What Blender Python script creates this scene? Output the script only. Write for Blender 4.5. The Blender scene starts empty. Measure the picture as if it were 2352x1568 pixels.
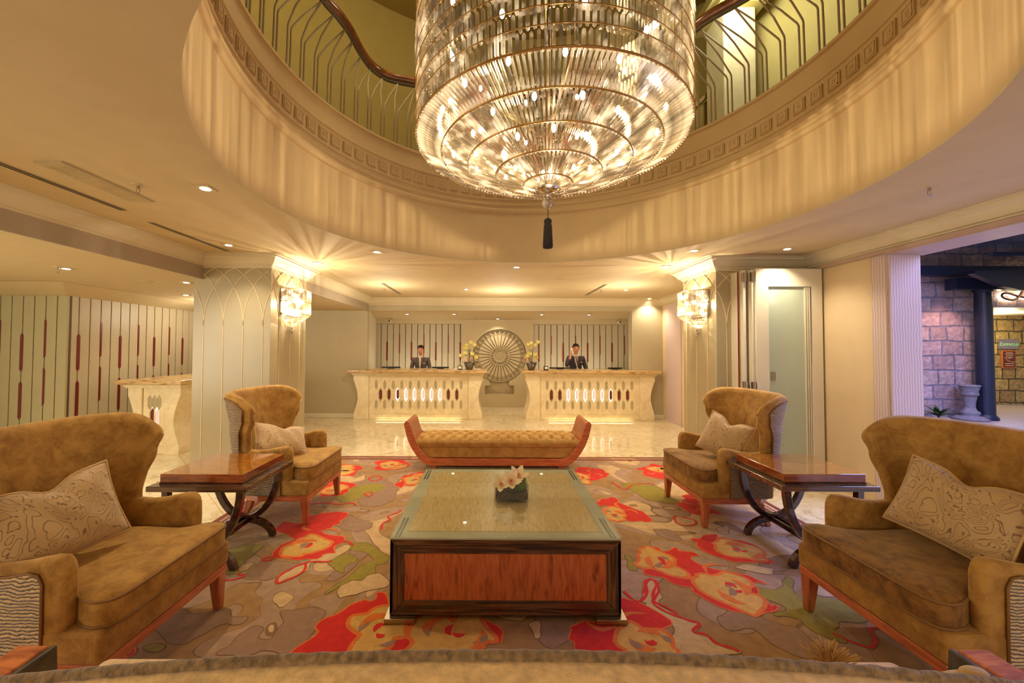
import bpy, bmesh, math, random
from mathutils import Vector, Matrix
random.seed(7)
PI=math.pi
sc=bpy.context.scene
COL=sc.collection
def R(d): return math.radians(d)
def lin(c):
    return tuple((x/12.92 if x<=0.04045 else ((x+0.055)/1.055)**2.4) for x in [v/255.0 for v in c])
# ------------------------------------------------------------------ materials
def newmat(name):
    m=bpy.data.materials.new(name); m.use_nodes=True
    nt=m.node_tree; nt.nodes.clear()
    out=nt.nodes.new('ShaderNodeOutputMaterial')
    return m,nt,out
def N(nt,t,**kw):
    n=nt.nodes.new(t)
    for k,v in kw.items(): setattr(n,k,v)
    return n
def coords(nt,scale=(1,1,1),rot=(0,0,0),src='Object'):
    tc=N(nt,'ShaderNodeTexCoord'); mp=N(nt,'ShaderNodeMapping')
    mp.inputs['Scale'].default_value=scale; mp.inputs['Rotation'].default_value=rot
    nt.links.new(tc.outputs[src],mp.inputs['Vector'])
    return mp.outputs['Vector']
def ramp(nt,stops,const=False):
    r=N(nt,'ShaderNodeValToRGB'); e=r.color_ramp.elements
    while len(e)>1: e.remove(e[-1])
    e[0].position=stops[0][0]; e[0].color=(*stops[0][1],1)
    for p,c in stops[1:]:
        k=e.new(p); k.color=(*c,1)
    if const: r.color_ramp.interpolation='CONSTANT'
    return r
def bsdf(nt,out,rough=.5,metal=0,sheen=0,coat=0,spec=.5):
    b=N(nt,'ShaderNodeBsdfPrincipled')
    b.inputs['Roughness'].default_value=rough; b.inputs['Metallic'].default_value=metal
    b.inputs['Sheen Weight'].default_value=sheen; b.inputs['Coat Weight'].default_value=coat
    b.inputs['Specular IOR Level'].default_value=spec
    if coat: b.inputs['Coat Roughness'].default_value=.05
    nt.links.new(b.outputs[0],out.inputs['Surface'])
    return b
def bump(nt,b,sock,strength=.3,dist=.01):
    bp=N(nt,'ShaderNodeBump'); bp.inputs['Strength'].default_value=strength; bp.inputs['Distance'].default_value=dist
    nt.links.new(sock,bp.inputs['Height']); nt.links.new(bp.outputs[0],b.inputs['Normal'])
def plain(name,c,rough=.5,metal=0,var=.08,scale=6,coat=0,sheen=0,bumps=0,spec=.5):
    """colour with a soft noise mottle"""
    m,nt,out=newmat(name); b=bsdf(nt,out,rough,metal,sheen,coat,spec)
    c=lin(c); v=coords(nt)
    n=N(nt,'ShaderNodeTexNoise'); n.inputs['Scale'].default_value=scale; n.inputs['Detail'].default_value=4
    nt.links.new(v,n.inputs['Vector'])
    r=ramp(nt,[(.3,tuple(x*(1-var) for x in c)),(.7,tuple(min(1,x*(1+var)) for x in c))])
    nt.links.new(n.outputs['Fac'],r.inputs[0]); nt.links.new(r.outputs[0],b.inputs['Base Color'])
    if bumps: bump(nt,b,n.outputs['Fac'],bumps,.01)
    return m
def emit(name,c,s):
    m,nt,out=newmat(name); e=N(nt,'ShaderNodeEmission'); e.inputs[0].default_value=(*c,1); e.inputs[1].default_value=s
    nt.links.new(e.outputs[0],out.inputs['Surface']); return m
def wood(name,c1,c2,scale=(2,2,18),rough=.22,coat=.6,dark=.55,rot=(0,0,0)):
    m,nt,out=newmat(name); b=bsdf(nt,out,rough,coat=coat)
    v=coords(nt,scale,rot)
    n=N(nt,'ShaderNodeTexNoise'); n.inputs['Scale'].default_value=3; n.inputs['Detail'].default_value=6; n.inputs['Distortion'].default_value=.6
    nt.links.new(v,n.inputs['Vector'])
    r=ramp(nt,[(.28,tuple(x*dark for x in lin(c2))),(.42,lin(c2)),(.62,lin(c1))])
    nt.links.new(n.outputs['Fac'],r.inputs[0]); nt.links.new(r.outputs[0],b.inputs['Base Color'])
    return m
def velvet(name,c1,c2,sc_=5):
    m,nt,out=newmat(name); b=bsdf(nt,out,.75,sheen=.45,spec=.2)
    b.inputs['Sheen Tint'].default_value=(1,.75,.4,1); b.inputs['Sheen Roughness'].default_value=.4
    v=coords(nt)
    n=N(nt,'ShaderNodeTexNoise'); n.inputs['Scale'].default_value=sc_; n.inputs['Detail'].default_value=9; n.inputs['Roughness'].default_value=.7; n.inputs['Distortion'].default_value=.4
    nt.links.new(v,n.inputs['Vector'])
    r=ramp(nt,[(.38,lin(c2)),(.58,lin(c1))])
    nt.links.new(n.outputs['Fac'],r.inputs[0]); nt.links.new(r.outputs[0],b.inputs['Base Color'])
    bump(nt,b,n.outputs['Fac'],.25,.004)
    return m
def ruched(name,c1,c2,scale=(9,9,60)):
    m,nt,out=newmat(name); b=bsdf(nt,out,.7,sheen=.3,spec=.2)
    v=coords(nt)
    n=N(nt,'ShaderNodeTexWave',wave_type='BANDS',bands_direction='Z'); n.inputs['Scale'].default_value=22; n.inputs['Distortion'].default_value=9; n.inputs['Detail'].default_value=3; n.inputs['Detail Scale'].default_value=.5; n.inputs['Detail Roughness'].default_value=.62
    nt.links.new(v,n.inputs['Vector'])
    r=ramp(nt,[(.02,lin(c2)),(.4,lin(c1)),(.8,tuple(min(1,x*1.2) for x in lin(c1)))])
    nt.links.new(n.outputs['Fac'],r.inputs[0]); nt.links.new(r.outputs[0],b.inputs['Base Color'])
    bump(nt,b,n.outputs['Fac'],1.0,.008)
    return m
def marble(name,base,vein,scale=3,rough=.12,stretch=(1,1,1)):
    m,nt,out=newmat(name); b=bsdf(nt,out,rough)
    v=coords(nt,stretch)
    n=N(nt,'ShaderNodeTexNoise'); n.inputs['Scale'].default_value=scale; n.inputs['Detail'].default_value=10; n.inputs['Roughness'].default_value=.65; n.inputs['Distortion'].default_value=1.5
    nt.links.new(v,n.inputs['Vector'])
    r=ramp(nt,[(.36,lin(vein)),(.5,lin(base)),(.65,tuple(min(1,x*1.1) for x in lin(base)))])
    nt.links.new(n.outputs['Fac'],r.inputs[0]); nt.links.new(r.outputs[0],b.inputs['Base Color'])
    return m
def floor_mat():
    m,nt,out=newmat('polished_marble_floor'); b=bsdf(nt,out,.09)
    v=coords(nt)
    n=N(nt,'ShaderNodeTexNoise'); n.inputs['Scale'].default_value=5; n.inputs['Detail'].default_value=10; n.inputs['Roughness'].default_value=.7; n.inputs['Distortion'].default_value=2
    nt.links.new(v,n.inputs['Vector'])
    r=ramp(nt,[(.34,lin((198,172,126))),(.48,lin((222,204,164))),(.65,lin((232,218,184)))])
    nt.links.new(n.outputs['Fac'],r.inputs[0])
    v2=coords(nt,(1,1,1),(0,0,R(45)))
    br=N(nt,'ShaderNodeTexBrick'); br.offset=0; br.inputs['Scale'].default_value=1
    br.inputs['Brick Width'].default_value=.9; br.inputs['Row Height'].default_value=.9; br.inputs['Mortar Size'].default_value=.004
    br.inputs['Color1'].default_value=(1,1,1,1); br.inputs['Color2'].default_value=(.88,.86,.82,1); br.inputs['Mortar'].default_value=(.6,.52,.42,1)
    nt.links.new(v2,br.inputs['Vector'])
    mx=N(nt,'ShaderNodeMixRGB',blend_type='MULTIPLY'); mx.inputs[0].default_value=1
    nt.links.new(r.outputs[0],mx.inputs[1]); nt.links.new(br.outputs['Color'],mx.inputs[2]); nt.links.new(mx.outputs[0],b.inputs['Base Color'])
    return m
def carpet_base():
    m,nt,out=newmat('carpet_ground'); b=bsdf(nt,out,.95,sheen=.2,spec=.1)
    v=coords(nt)
    n=N(nt,'ShaderNodeTexNoise'); n.inputs['Scale'].default_value=.85; n.inputs['Detail'].default_value=1.7; n.inputs['Roughness'].default_value=.45; n.inputs['Distortion'].default_value=1.3
    nt.links.new(v,n.inputs['Vector'])
    br=lin((160,120,68)); tp=lin((166,132,100)); bg=lin((200,164,112)); dk=lin((130,96,58)); ol=lin((150,134,60))
    st=[(0,bg),(.36,dk),(.366,tp),(.45,dk),(.456,br),(.56,dk),(.566,tp),(.63,dk),(.636,bg),(.70,dk),(.706,br)]
    r=ramp(nt,st,True); nt.links.new(n.outputs['Fac'],r.inputs[0])
    n2=N(nt,'ShaderNodeTexNoise'); n2.inputs['Scale'].default_value=14; n2.inputs['Detail'].default_value=8
    nt.links.new(v,n2.inputs['Vector'])
    r2=ramp(nt,[(.3,(.8,.8,.8)),(.7,(1.1,1.1,1.1))]); nt.links.new(n2.outputs['Fac'],r2.inputs[0])
    mx=N(nt,'ShaderNodeMixRGB',blend_type='MULTIPLY'); mx.inputs[0].default_value=1
    nt.links.new(r.outputs[0],mx.inputs[1]); nt.links.new(r2.outputs[0],mx.inputs[2]); nt.links.new(mx.outputs[0],b.inputs['Base Color'])
    n3=N(nt,'ShaderNodeTexNoise'); n3.inputs['Scale'].default_value=300; nt.links.new(v,n3.inputs['Vector'])
    bump(nt,b,n3.outputs['Fac'],.3,.004)
    return m
def pile(name,c):
    m,nt,out=newmat(name); b=bsdf(nt,out,.95,sheen=.15,spec=.1); c=lin(c)
    v=coords(nt)
    n=N(nt,'ShaderNodeTexNoise'); n.inputs['Scale'].default_value=22; n.inputs['Detail'].default_value=8; n.inputs['Roughness'].default_value=.7
    nt.links.new(v,n.inputs['Vector'])
    r=ramp(nt,[(.3,tuple(x*.78 for x in c)),(.68,tuple(min(1,x*1.1) for x in c))])
    nt.links.new(n.outputs['Fac'],r.inputs[0]); nt.links.new(r.outputs[0],b.inputs['Base Color']); bump(nt,b,n.outputs['Fac'],.2,.004)
    return m
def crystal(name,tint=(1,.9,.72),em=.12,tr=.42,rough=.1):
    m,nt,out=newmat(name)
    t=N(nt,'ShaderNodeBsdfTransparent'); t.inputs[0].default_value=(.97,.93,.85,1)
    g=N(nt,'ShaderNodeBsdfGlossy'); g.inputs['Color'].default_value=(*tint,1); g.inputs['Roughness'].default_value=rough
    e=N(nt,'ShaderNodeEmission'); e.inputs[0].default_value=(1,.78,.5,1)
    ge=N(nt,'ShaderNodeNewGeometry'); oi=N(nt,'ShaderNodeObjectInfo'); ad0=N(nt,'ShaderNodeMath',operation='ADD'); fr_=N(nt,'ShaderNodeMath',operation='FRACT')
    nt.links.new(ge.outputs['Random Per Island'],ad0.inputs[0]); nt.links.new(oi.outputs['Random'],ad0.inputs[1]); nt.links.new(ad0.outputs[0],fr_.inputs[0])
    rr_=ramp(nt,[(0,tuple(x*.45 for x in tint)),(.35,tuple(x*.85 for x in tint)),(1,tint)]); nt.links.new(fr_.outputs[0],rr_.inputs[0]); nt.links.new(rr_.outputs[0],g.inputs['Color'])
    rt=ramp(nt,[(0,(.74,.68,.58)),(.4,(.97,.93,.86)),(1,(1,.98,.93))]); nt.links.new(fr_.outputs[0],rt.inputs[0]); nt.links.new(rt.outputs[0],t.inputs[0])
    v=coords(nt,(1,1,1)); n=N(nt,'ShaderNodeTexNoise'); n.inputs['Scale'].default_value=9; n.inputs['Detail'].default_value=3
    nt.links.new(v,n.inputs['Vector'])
    mr=N(nt,'ShaderNodeMapRange'); mr.inputs['From Min'].default_value=.5; mr.inputs['From Max'].default_value=.75; mr.inputs['To Min'].default_value=em*.4; mr.inputs['To Max'].default_value=em*7  # sparkle is noise-driven emission put into the crystal, not reflected light
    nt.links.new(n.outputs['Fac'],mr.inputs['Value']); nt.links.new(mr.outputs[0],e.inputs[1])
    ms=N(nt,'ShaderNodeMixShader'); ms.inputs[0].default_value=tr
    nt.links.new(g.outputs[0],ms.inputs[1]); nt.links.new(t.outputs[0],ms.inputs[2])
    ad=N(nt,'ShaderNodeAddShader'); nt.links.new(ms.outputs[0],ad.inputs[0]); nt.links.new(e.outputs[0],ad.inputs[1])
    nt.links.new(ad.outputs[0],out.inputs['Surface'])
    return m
def glass(name,c=(.8,.9,.85),fac=.25,rough=.02):
    m,nt,out=newmat(name)
    t=N(nt,'ShaderNodeBsdfTransparent'); t.inputs[0].default_value=(*c,1)
    g=N(nt,'ShaderNodeBsdfGlossy'); g.inputs['Roughness'].default_value=rough
    fr0=N(nt,'ShaderNodeFresnel'); fr0.inputs[0].default_value=1.5; ge=N(nt,'ShaderNodeNewGeometry'); iv=N(nt,'ShaderNodeMath',operation='SUBTRACT'); iv.inputs[0].default_value=1; nt.links.new(ge.outputs['Backfacing'],iv.inputs[1]); fr=N(nt,'ShaderNodeMath',operation='MULTIPLY'); nt.links.new(fr0.outputs[0],fr.inputs[0]); nt.links.new(iv.outputs[0],fr.inputs[1])
    ms=N(nt,'ShaderNodeMixShader'); nt.links.new(fr.outputs[0],ms.inputs[0])
    nt.links.new(t.outputs[0],ms.inputs[1]); nt.links.new(g.outputs[0],ms.inputs[2])
    nt.links.new(ms.outputs[0],out.inputs['Surface']); return m
def wavy(name,c1,c2,rough=.35):
    m,nt,out=newmat(name); b=bsdf(nt,out,rough)
    v=coords(nt,(1,1,1),(0,0,R(45))); n=N(nt,'ShaderNodeTexWave',wave_type='BANDS',bands_direction='X'); n.inputs['Scale'].default_value=16; n.inputs['Distortion'].default_value=3.5; n.inputs['Detail'].default_value=2; n.inputs['Detail Scale'].default_value=.45
    nt.links.new(v,n.inputs['Vector'])
    r=ramp(nt,[(0,lin(c2)),(.35,lin(c1)),(1,lin(c1))]); nt.links.new(n.outputs['Fac'],r.inputs[0]); nt.links.new(r.outputs[0],b.inputs['Base Color'])
    return m
def stone(name,c1,c2,mortar,w=.62,h=.42):
    m,nt,out=newmat(name); b=bsdf(nt,out,.85)
    v=coords(nt,(1,1,1),(R(90),0,0))
    n=N(nt,'ShaderNodeTexNoise'); n.inputs['Scale'].default_value=2.5; n.inputs['Detail'].default_value=3; nt.links.new(v,n.inputs['Vector'])
    ma=N(nt,'ShaderNodeMixRGB',blend_type='ADD'); ma.inputs[0].default_value=.1
    nt.links.new(v,ma.inputs[1]); nt.links.new(n.outputs['Color'],ma.inputs[2])
    br=N(nt,'ShaderNodeTexBrick'); br.inputs['Scale'].default_value=1; br.inputs['Brick Width'].default_value=w; br.inputs['Row Height'].default_value=h
    br.inputs['Mortar Size'].default_value=.022; br.inputs['Mortar Smooth'].default_value=.5; br.offset=.42; br.squash=.8; br.squash_frequency=3
    br.inputs['Color1'].default_value=(*lin(c1),1); br.inputs['Color2'].default_value=(*lin(c2),1); br.inputs['Mortar'].default_value=(*lin(mortar),1)
    nt.links.new(ma.outputs[0],br.inputs['Vector'])
    n2=N(nt,'ShaderNodeTexNoise'); n2.inputs['Scale'].default_value=9; n2.inputs['Detail'].default_value=8; nt.links.new(v,n2.inputs['Vector'])
    r2=ramp(nt,[(.3,(.6,.6,.6)),(.7,(1.25,1.25,1.25))]); nt.links.new(n2.outputs['Fac'],r2.inputs[0])
    mx=N(nt,'ShaderNodeMixRGB',blend_type='MULTIPLY'); mx.inputs[0].default_value=.8
    nt.links.new(br.outputs['Color'],mx.inputs[1]); nt.links.new(r2.outputs[0],mx.inputs[2]); nt.links.new(mx.outputs[0],b.inputs['Base Color'])
    sb=N(nt,'ShaderNodeMath',operation='SUBTRACT'); nt.links.new(n2.outputs['Fac'],sb.inputs[0]); nt.links.new(br.outputs['Fac'],sb.inputs[1])
    bump(nt,b,sb.outputs[0],.8,.05)
    return m
def stitched(name,c1,c2):
    """satin with raised curling stitched lines and crumples"""
    m,nt,out=newmat(name); b=bsdf(nt,out,.6,sheen=.4)
    v=coords(nt)
    n=N(nt,'ShaderNodeTexNoise'); n.inputs['Scale'].default_value=5.5; n.inputs['Detail'].default_value=1.5; n.inputs['Distortion'].default_value=2.2; nt.links.new(v,n.inputs['Vector'])
    a=N(nt,'ShaderNodeMath',operation='MULTIPLY'); a.inputs[1].default_value=10; nt.links.new(n.outputs['Fac'],a.inputs[0])
    s=N(nt,'ShaderNodeMath',operation='PINGPONG'); s.inputs[1].default_value=.5; nt.links.new(a.outputs[0],s.inputs[0])
    r=ramp(nt,[(0,lin(c2)),(.03,lin(c2)),(.08,lin(c1)),(1,lin(c1))]); nt.links.new(s.outputs[0],r.inputs[0]); nt.links.new(r.outputs[0],b.inputs['Base Color'])
    r2=ramp(nt,[(0,(1,1,1)),(.16,(0,0,0))]); nt.links.new(s.outputs[0],r2.inputs[0])
    n2=N(nt,'ShaderNodeTexNoise'); n2.inputs['Scale'].default_value=14; n2.inputs['Detail'].default_value=5; nt.links.new(v,n2.inputs['Vector'])
    ad=N(nt,'ShaderNodeMath',operation='ADD'); nt.links.new(r2.outputs[0],ad.inputs[0]); nt.links.new(n2.outputs['Fac'],ad.inputs[1])
    bump(nt,b,ad.outputs[0],.5,.006)
    return m

M=dict(
 ceil=plain('ceiling_paint',(198,176,132),.8,var=.03), band=plain('rotunda_plaster',(202,172,122),.8,var=.04,scale=3,bumps=.02),
 wall=plain('wall_paint',(180,166,132),.75,var=.02), wall_grey=plain('grey_green_wall_paint',(176,166,132),.7,var=.02),
 white=plain('cream_paint',(216,204,174),.5,var=.02), cream=plain('cream_wall_paint',(218,192,148),.6,var=.03),
 beam=plain('mauve_grey_paint',(168,150,124),.7,var=.02), column=plain('column_lacquer',(166,150,114),.28,var=.02),
 ridge=plain('raised_line_paint',(215,190,145),.4), trim=plain('crown_paint',(208,192,154),.6,var=.02),
 floor=floor_mat(), counterstone=marble('pale_counter_stone',(230,212,170),(222,200,154),4,.35), toptone=marble('veined_travertine',(200,166,110),(130,88,44),3,.25,(1,1,8)),
 grey_inlay=plain('grey_inlay',(178,164,126),.5), brown_inlay=plain('copper_brown_inlay',(110,52,34),.25,var=.15), lozglow=emit('lozenge_light',(1,.88,.66),3),
 blush=emit('blush_lit_inlay',(1,.60,.42),.95), slit=plain('dark_slit',(38,28,24),.6), slit_l=plain('brown_slit',(92,70,48),.6), red=plain('dark_red_lacquer',(112,30,24),.35), board=plain('cream_board',(192,178,146),.45,var=.03),
 boardgreen=plain('pale_olive_board',(176,164,120),.45,var=.03), relief=plain('relief_plaster',(200,182,142),.6,var=.03), relief_shade=plain('relief_plaster_shade',(170,152,114),.7,var=.03),
 velvet=velvet('bronze_velvet',(176,132,64),(142,100,44),11), velvet_bench=velvet('gold_bronze_velvet',(190,148,80),(166,122,60),9), piping=plain('bronze_piping',(128,88,38),.6),
 ruche=ruched('pleated_silk_brown',(176,142,100),(60,38,22)), ruche_l=ruched('pleated_silk_sand',(208,176,126),(70,46,26)),
 pillow=stitched('embroidered_satin',(184,148,94),(120,86,46)), cord=plain('satin_cord',(186,146,84),.45),
 redwood=wood('reddish_wood',(168,84,42),(128,56,26),(14,14,2),.3,.5), legwood=wood('cherry_wood',(192,108,62),(166,86,46),(9,9,1.5),.3,.5,.8), railwood=wood('cherry_rail_wood',(198,110,64),(172,88,48),(2,2,16),.3,.5,.8),
 bubinga=wood('bubinga_veneer',(208,118,66),(186,96,50),(16,16,2.6),.3,.4,.5), macassar=wood('macassar_ebony',(122,82,52),(62,40,26),(.8,12,22),.2,.7),
 macassar2=wood('macassar_ebony_upright',(122,82,52),(62,40,26),(22,12,.8),.2,.7),
 endwood=wood('sofa_end_wood',(214,128,62),(176,94,42),(3,14,3),.75,0,.7), goldwood=wood('golden_veneer',(186,122,46),(148,86,28),(3,18,3),.08,1.0,.6,(0,0,R(25))), slabside=wood('copper_veneer',(158,84,42),(126,60,28),(3,3,14),.12,.9,.8),
 darkwood=wood('dark_rosewood',(80,42,26),(44,22,14),(6,6,6),.15,.9), palewood=wood('pale_figured_veneer',(214,180,122),(196,158,100),(30,4,4),.35,.3,.8),
 steel=plain('brushed_steel',(176,160,136),.3,1), chrome=plain('chrome',(200,190,170),.12,1,var=.02), brass=plain('antique_brass',(176,140,84),.3,1), darkmetal=plain('grey_bronze_bar',(168,150,118),.45,0),
 handrail=wood('handrail_mahogany',(136,76,34),(104,54,22),(2,2,2),.25,.7), railgrey=plain('rail_underside',(96,86,66),.5),
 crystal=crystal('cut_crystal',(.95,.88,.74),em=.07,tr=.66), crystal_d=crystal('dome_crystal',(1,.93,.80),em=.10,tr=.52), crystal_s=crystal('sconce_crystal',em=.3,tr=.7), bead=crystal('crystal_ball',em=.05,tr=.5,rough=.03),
 bulb=emit('bulb_glow',(1,.84,.6),26), bulb_s=emit('sconce_glow',(1,.8,.5),30), down=emit('downlight_glow',(1,.8,.55),14), downframe=plain('downlight_frame',(196,172,124),.4), tassel=plain('black_brown_tassel',(34,22,16),.8,bumps=.5,scale=60),
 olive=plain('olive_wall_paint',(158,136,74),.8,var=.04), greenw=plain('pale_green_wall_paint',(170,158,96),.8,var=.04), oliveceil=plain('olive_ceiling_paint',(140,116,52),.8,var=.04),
 tglass=glass('green_table_glass',(.93,.95,.90)), clear=glass('clear_glass',(.95,.97,.95)), dglass=plain('frosted_door_glass',(176,184,158),.12,var=.02,coat=.5), vgrey=plain('slate_green_board',(176,170,142),.4),
 black=plain('black_plastic',(20,18,18),.35), bark=plain('dark_bark_chips',(92,66,42),.7,var=.7,scale=90,bumps=.8), moss=plain('green_moss',(92,108,40),.9,var=.4,scale=60,bumps=.8), leaf=plain('glossy_leaf',(44,70,32),.3,var=.2), petal=plain('cream_orchid_petal',(240,214,166),.5,var=.05), lily=plain('yellow_white_lily_petal',(238,226,150),.5,var=.12,scale=20), throat=plain('orange_throat',(226,158,112),.5),
 pinkp=plain('pink_petal',(226,186,150),.5), bowl=plain('smoked_bowl_glass',(84,72,56),.1,coat=.5), paper=plain('white_card',(236,226,200),.5),
 skin=plain('skin',(206,142,104),.5,var=.04), hair=plain('black_hair',(30,22,18),.85,spec=.15), suit=plain('grey_suit_cloth',(92,80,76),.85,var=.06), suit2=plain('charcoal_suit_cloth',(62,54,56),.85,var=.06), shirt=plain('cream_shirt',(226,212,186),.7), tie=plain('mauve_tie',(96,72,76),.6), badge=plain('gold_name_badge',(220,180,80),.3,.6), lip=plain('lip_skin',(170,96,80),.5), eye=plain('dark_eye',(30,20,18),.3),
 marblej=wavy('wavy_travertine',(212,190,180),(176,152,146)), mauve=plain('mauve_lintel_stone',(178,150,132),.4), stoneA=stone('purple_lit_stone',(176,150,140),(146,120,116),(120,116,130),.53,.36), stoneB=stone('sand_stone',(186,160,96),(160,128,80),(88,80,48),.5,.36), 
 pave=plain('grey_paving',(168,152,140),.6,var=.08), bluebeam=plain('painted_steel_blue',(20,28,46),.4), blackpost=plain('black_paint_post_shade',(24,28,40),.3), pedestal=plain('weathered_stone',(120,112,112),.85,var=.2,scale=14,bumps=.4), canopyglass=plain('blue_canopy_glass',(60,100,130),.15,coat=.6),
 signmetal=plain('bronze_lettering',(88,52,34),.4,.4), halo=emit('sign_halo',(1,.8,.5),7), silver=plain('silver_plaque',(170,160,176),.2,.8), redplaque=plain('oxblood_plaque',(104,30,22),.4), plaquetext=plain('pale_engraving',(214,190,160),.5), mint=plain('mint_lettering',(170,220,180),.4), terracotta=plain('terracotta_edge',(186,110,56),.8),
 fur=plain('tan_brushed_fabric',(212,176,116),.95,var=.22,scale=34,bumps=.6,sheen=.4), furd=plain('brown_brushed_welt',(124,96,60),.95,var=.5,scale=60,bumps=1,sheen=.4), fringe=plain('sand_fringe',(206,168,104),.8,var=.2), fabric_pale=plain('pale_cushion_corner',(206,174,120),.8), marbled=plain('dark_marbled_panel',(74,64,48),.5,var=.5,scale=24),
 grille=plain('white_grille',(186,166,126),.5), lampw=emit('square_lamp_glow',(1,.9,.7),9), litcol=plain('lit_white_column',(214,206,164),.6),
 c_red=pile('red_pile',(206,40,26)), c_gold=pile('gold_pile',(206,158,78)), c_or=pile('orange_pile',(216,112,42)), c_olive=pile('olive_pile',(148,130,46)), c_beige=pile('beige_pile',(200,166,116)), c_taupe=pile('taupe_pile',(152,118,90)), c_line=pile('brown_outline_pile',(116,84,46)), c_border=pile('border_red_pile',(122,54,38)), c_base=carpet_base(),
)
# ------------------------------------------------------------------ mesh helpers
class MB:
    def __init__(s): s.v=[]; s.f=[]; s.mi=[]; s.cur=0
    def add(s,vs,fs,mtx=None):
        o=len(s.v)
        for p in vs:
            p=Vector(p)
            if mtx is not None: p=mtx@p
            s.v.append(p)
        for f in fs: s.f.append([i+o for i in f]); s.mi.append(s.cur)
    def box(s,x0,x1,y0,y1,z0,z1,mtx=None):
        s.add([(x0,y0,z0),(x1,y0,z0),(x1,y1,z0),(x0,y1,z0),(x0,y0,z1),(x1,y0,z1),(x1,y1,z1),(x0,y1,z1)],
              [(0,3,2,1),(4,5,6,7),(0,1,5,4),(1,2,6,5),(2,3,7,6),(3,0,4,7)],mtx)
    def prism(s,poly,axis,a,b,mtx=None):
        """poly: 2D outline; axis 'x','y','z' extrusion from a to b"""
        n=len(poly)
        def P(p,t):
            if axis=='z': return (p[0],p[1],t)
            if axis=='y': return (p[0],t,p[1])
            return (t,p[0],p[1])
        vs=[P(p,a) for p in poly]+[P(p,b) for p in poly]
        fs=[list(range(n))[::-1],list(range(n,2*n))]+[(i,(i+1)%n,n+(i+1)%n,n+i) for i in range(n)]
        s.add(vs,fs,mtx)
    def tube(s,pts,r,seg=8,closed=False,mtx=None,caps=True,flat=1.0):
        pts=[Vector(p) for p in pts]; n=len(pts); rr=r if isinstance(r,(list,tuple)) else [r]*n
        vs=[]; fs=[]; up=Vector((0,0,1)); prev=None
        for i,p in enumerate(pts):
            if closed: t=pts[(i+1)%n]-pts[i-1]
            else: t=pts[min(i+1,n-1)]-pts[max(i-1,0)]
            if t.length<1e-9: t=Vector((0,0,1))
            t.normalize()
            if prev is None:
                a=up if abs(t.dot(up))<.95 else Vector((1,0,0))
                u=t.cross(a).normalized()
            else:
                u=(prev-t*prev.dot(t))
                u=u.normalized() if u.length>1e-6 else t.orthogonal().normalized()
            prev=u; w=t.cross(u)
            for k in range(seg):
                a=2*PI*k/seg; vs.append(p+(u*math.cos(a)+w*math.sin(a)*flat)*rr[i])
        m=n if closed else n-1
        for i in range(m):
            for k in range(seg):
                a=i*seg+k; b=i*seg+(k+1)%seg; c=((i+1)%n)*seg+(k+1)%seg; d=((i+1)%n)*seg+k
                fs.append((a,b,c,d))
        if not closed and caps:
            fs.append(list(range(seg))[::-1]); fs.append([(n-1)*seg+k for k in range(seg)])
        s.add(vs,fs,mtx)
    def lathe(s,prof,seg=24,mtx=None,c=(0,0),a0=0,a1=2*PI):
        full=abs(a1-a0-2*PI)<1e-6; n=seg if full else seg+1; vs=[]; fs=[]
        for i in range(n):
            a=a0+(a1-a0)*i/seg
            for r,z in prof: vs.append((c[0]+r*math.cos(a),c[1]+r*math.sin(a),z))
        k=len(prof)
        for i in range(seg):
            j=(i+1)%n
            for q in range(k-1): fs.append((i*k+q,j*k+q,j*k+q+1,i*k+q+1))
        s.add(vs,fs,mtx)
    def ball(s,c,r,seg=12,rings=8,sc_=(1,1,1),mtx=None):
        vs=[];fs=[]
        for i in range(rings+1):
            t=PI*i/rings
            for k in range(seg):
                a=2*PI*k/seg; vs.append((c[0]+r*sc_[0]*math.sin(t)*math.cos(a),c[1]+r*sc_[1]*math.sin(t)*math.sin(a),c[2]+r*sc_[2]*math.cos(t)))
        for i in range(rings):
            for k in range(seg): fs.append((i*seg+k,i*seg+(k+1)%seg,(i+1)*seg+(k+1)%seg,(i+1)*seg+k))
        s.add(vs,fs,mtx)
    def grid(s,fn,nu,nv,mtx=None,cu=False):
        vs=[fn(i/(nu-1) if not cu else i/nu,j/(nv-1)) for i in range(nu) for j in range(nv)]
        fs=[]
        for i in range(nu if cu else nu-1):
            for j in range(nv-1):
                a=i*nv+j; b=((i+1)%nu)*nv+j; fs.append((a,b,b+1,a+1))
        s.add(vs,fs,mtx)
    def build(s,name,mat,parent=None,smooth=False,bevel=0,seg=2,loc=None,autos=True):
        me=bpy.data.meshes.new(name); me.from_pydata([tuple(v) for v in s.v],[],s.f)
        mats=mat if isinstance(mat,(list,tuple)) else [mat]
        for m in mats: me.materials.append(m)
        if len(mats)>1:
            for p,mi in zip(me.polygons,s.mi): p.material_index=mi
        bm=bmesh.new(); bm.from_mesh(me); bmesh.ops.remove_doubles(bm,verts=bm.verts,dist=1e-5)
        bmesh.ops.recalc_face_normals(bm,faces=bm.faces); bm.to_mesh(me); bm.free()
        if smooth:
            for p in me.polygons: p.use_smooth=True
        o=bpy.data.objects.new(name,me); COL.objects.link(o)
        if bevel:
            b=o.modifiers.new('bevel','BEVEL'); b.width=bevel; b.segments=seg; b.limit_method='ANGLE'; b.angle_limit=R(35)
        if parent is not None: o.parent=parent
        if loc: o.location=loc
        return o
def empty(name,loc=(0,0,0),rz=0,rot=None):
    o=bpy.data.objects.new(name,None); COL.objects.link(o); o.location=loc; o.rotation_euler=rot if rot else (0,0,rz); o.empty_display_size=.1
    return o
def tag(o,label,cat,group=None,kind=None):
    o['label']=label; o['category']=cat
    if group: o['group']=group
    if kind: o['kind']=kind
    return o
def struct(o): o['kind']='structure'; return o
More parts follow.
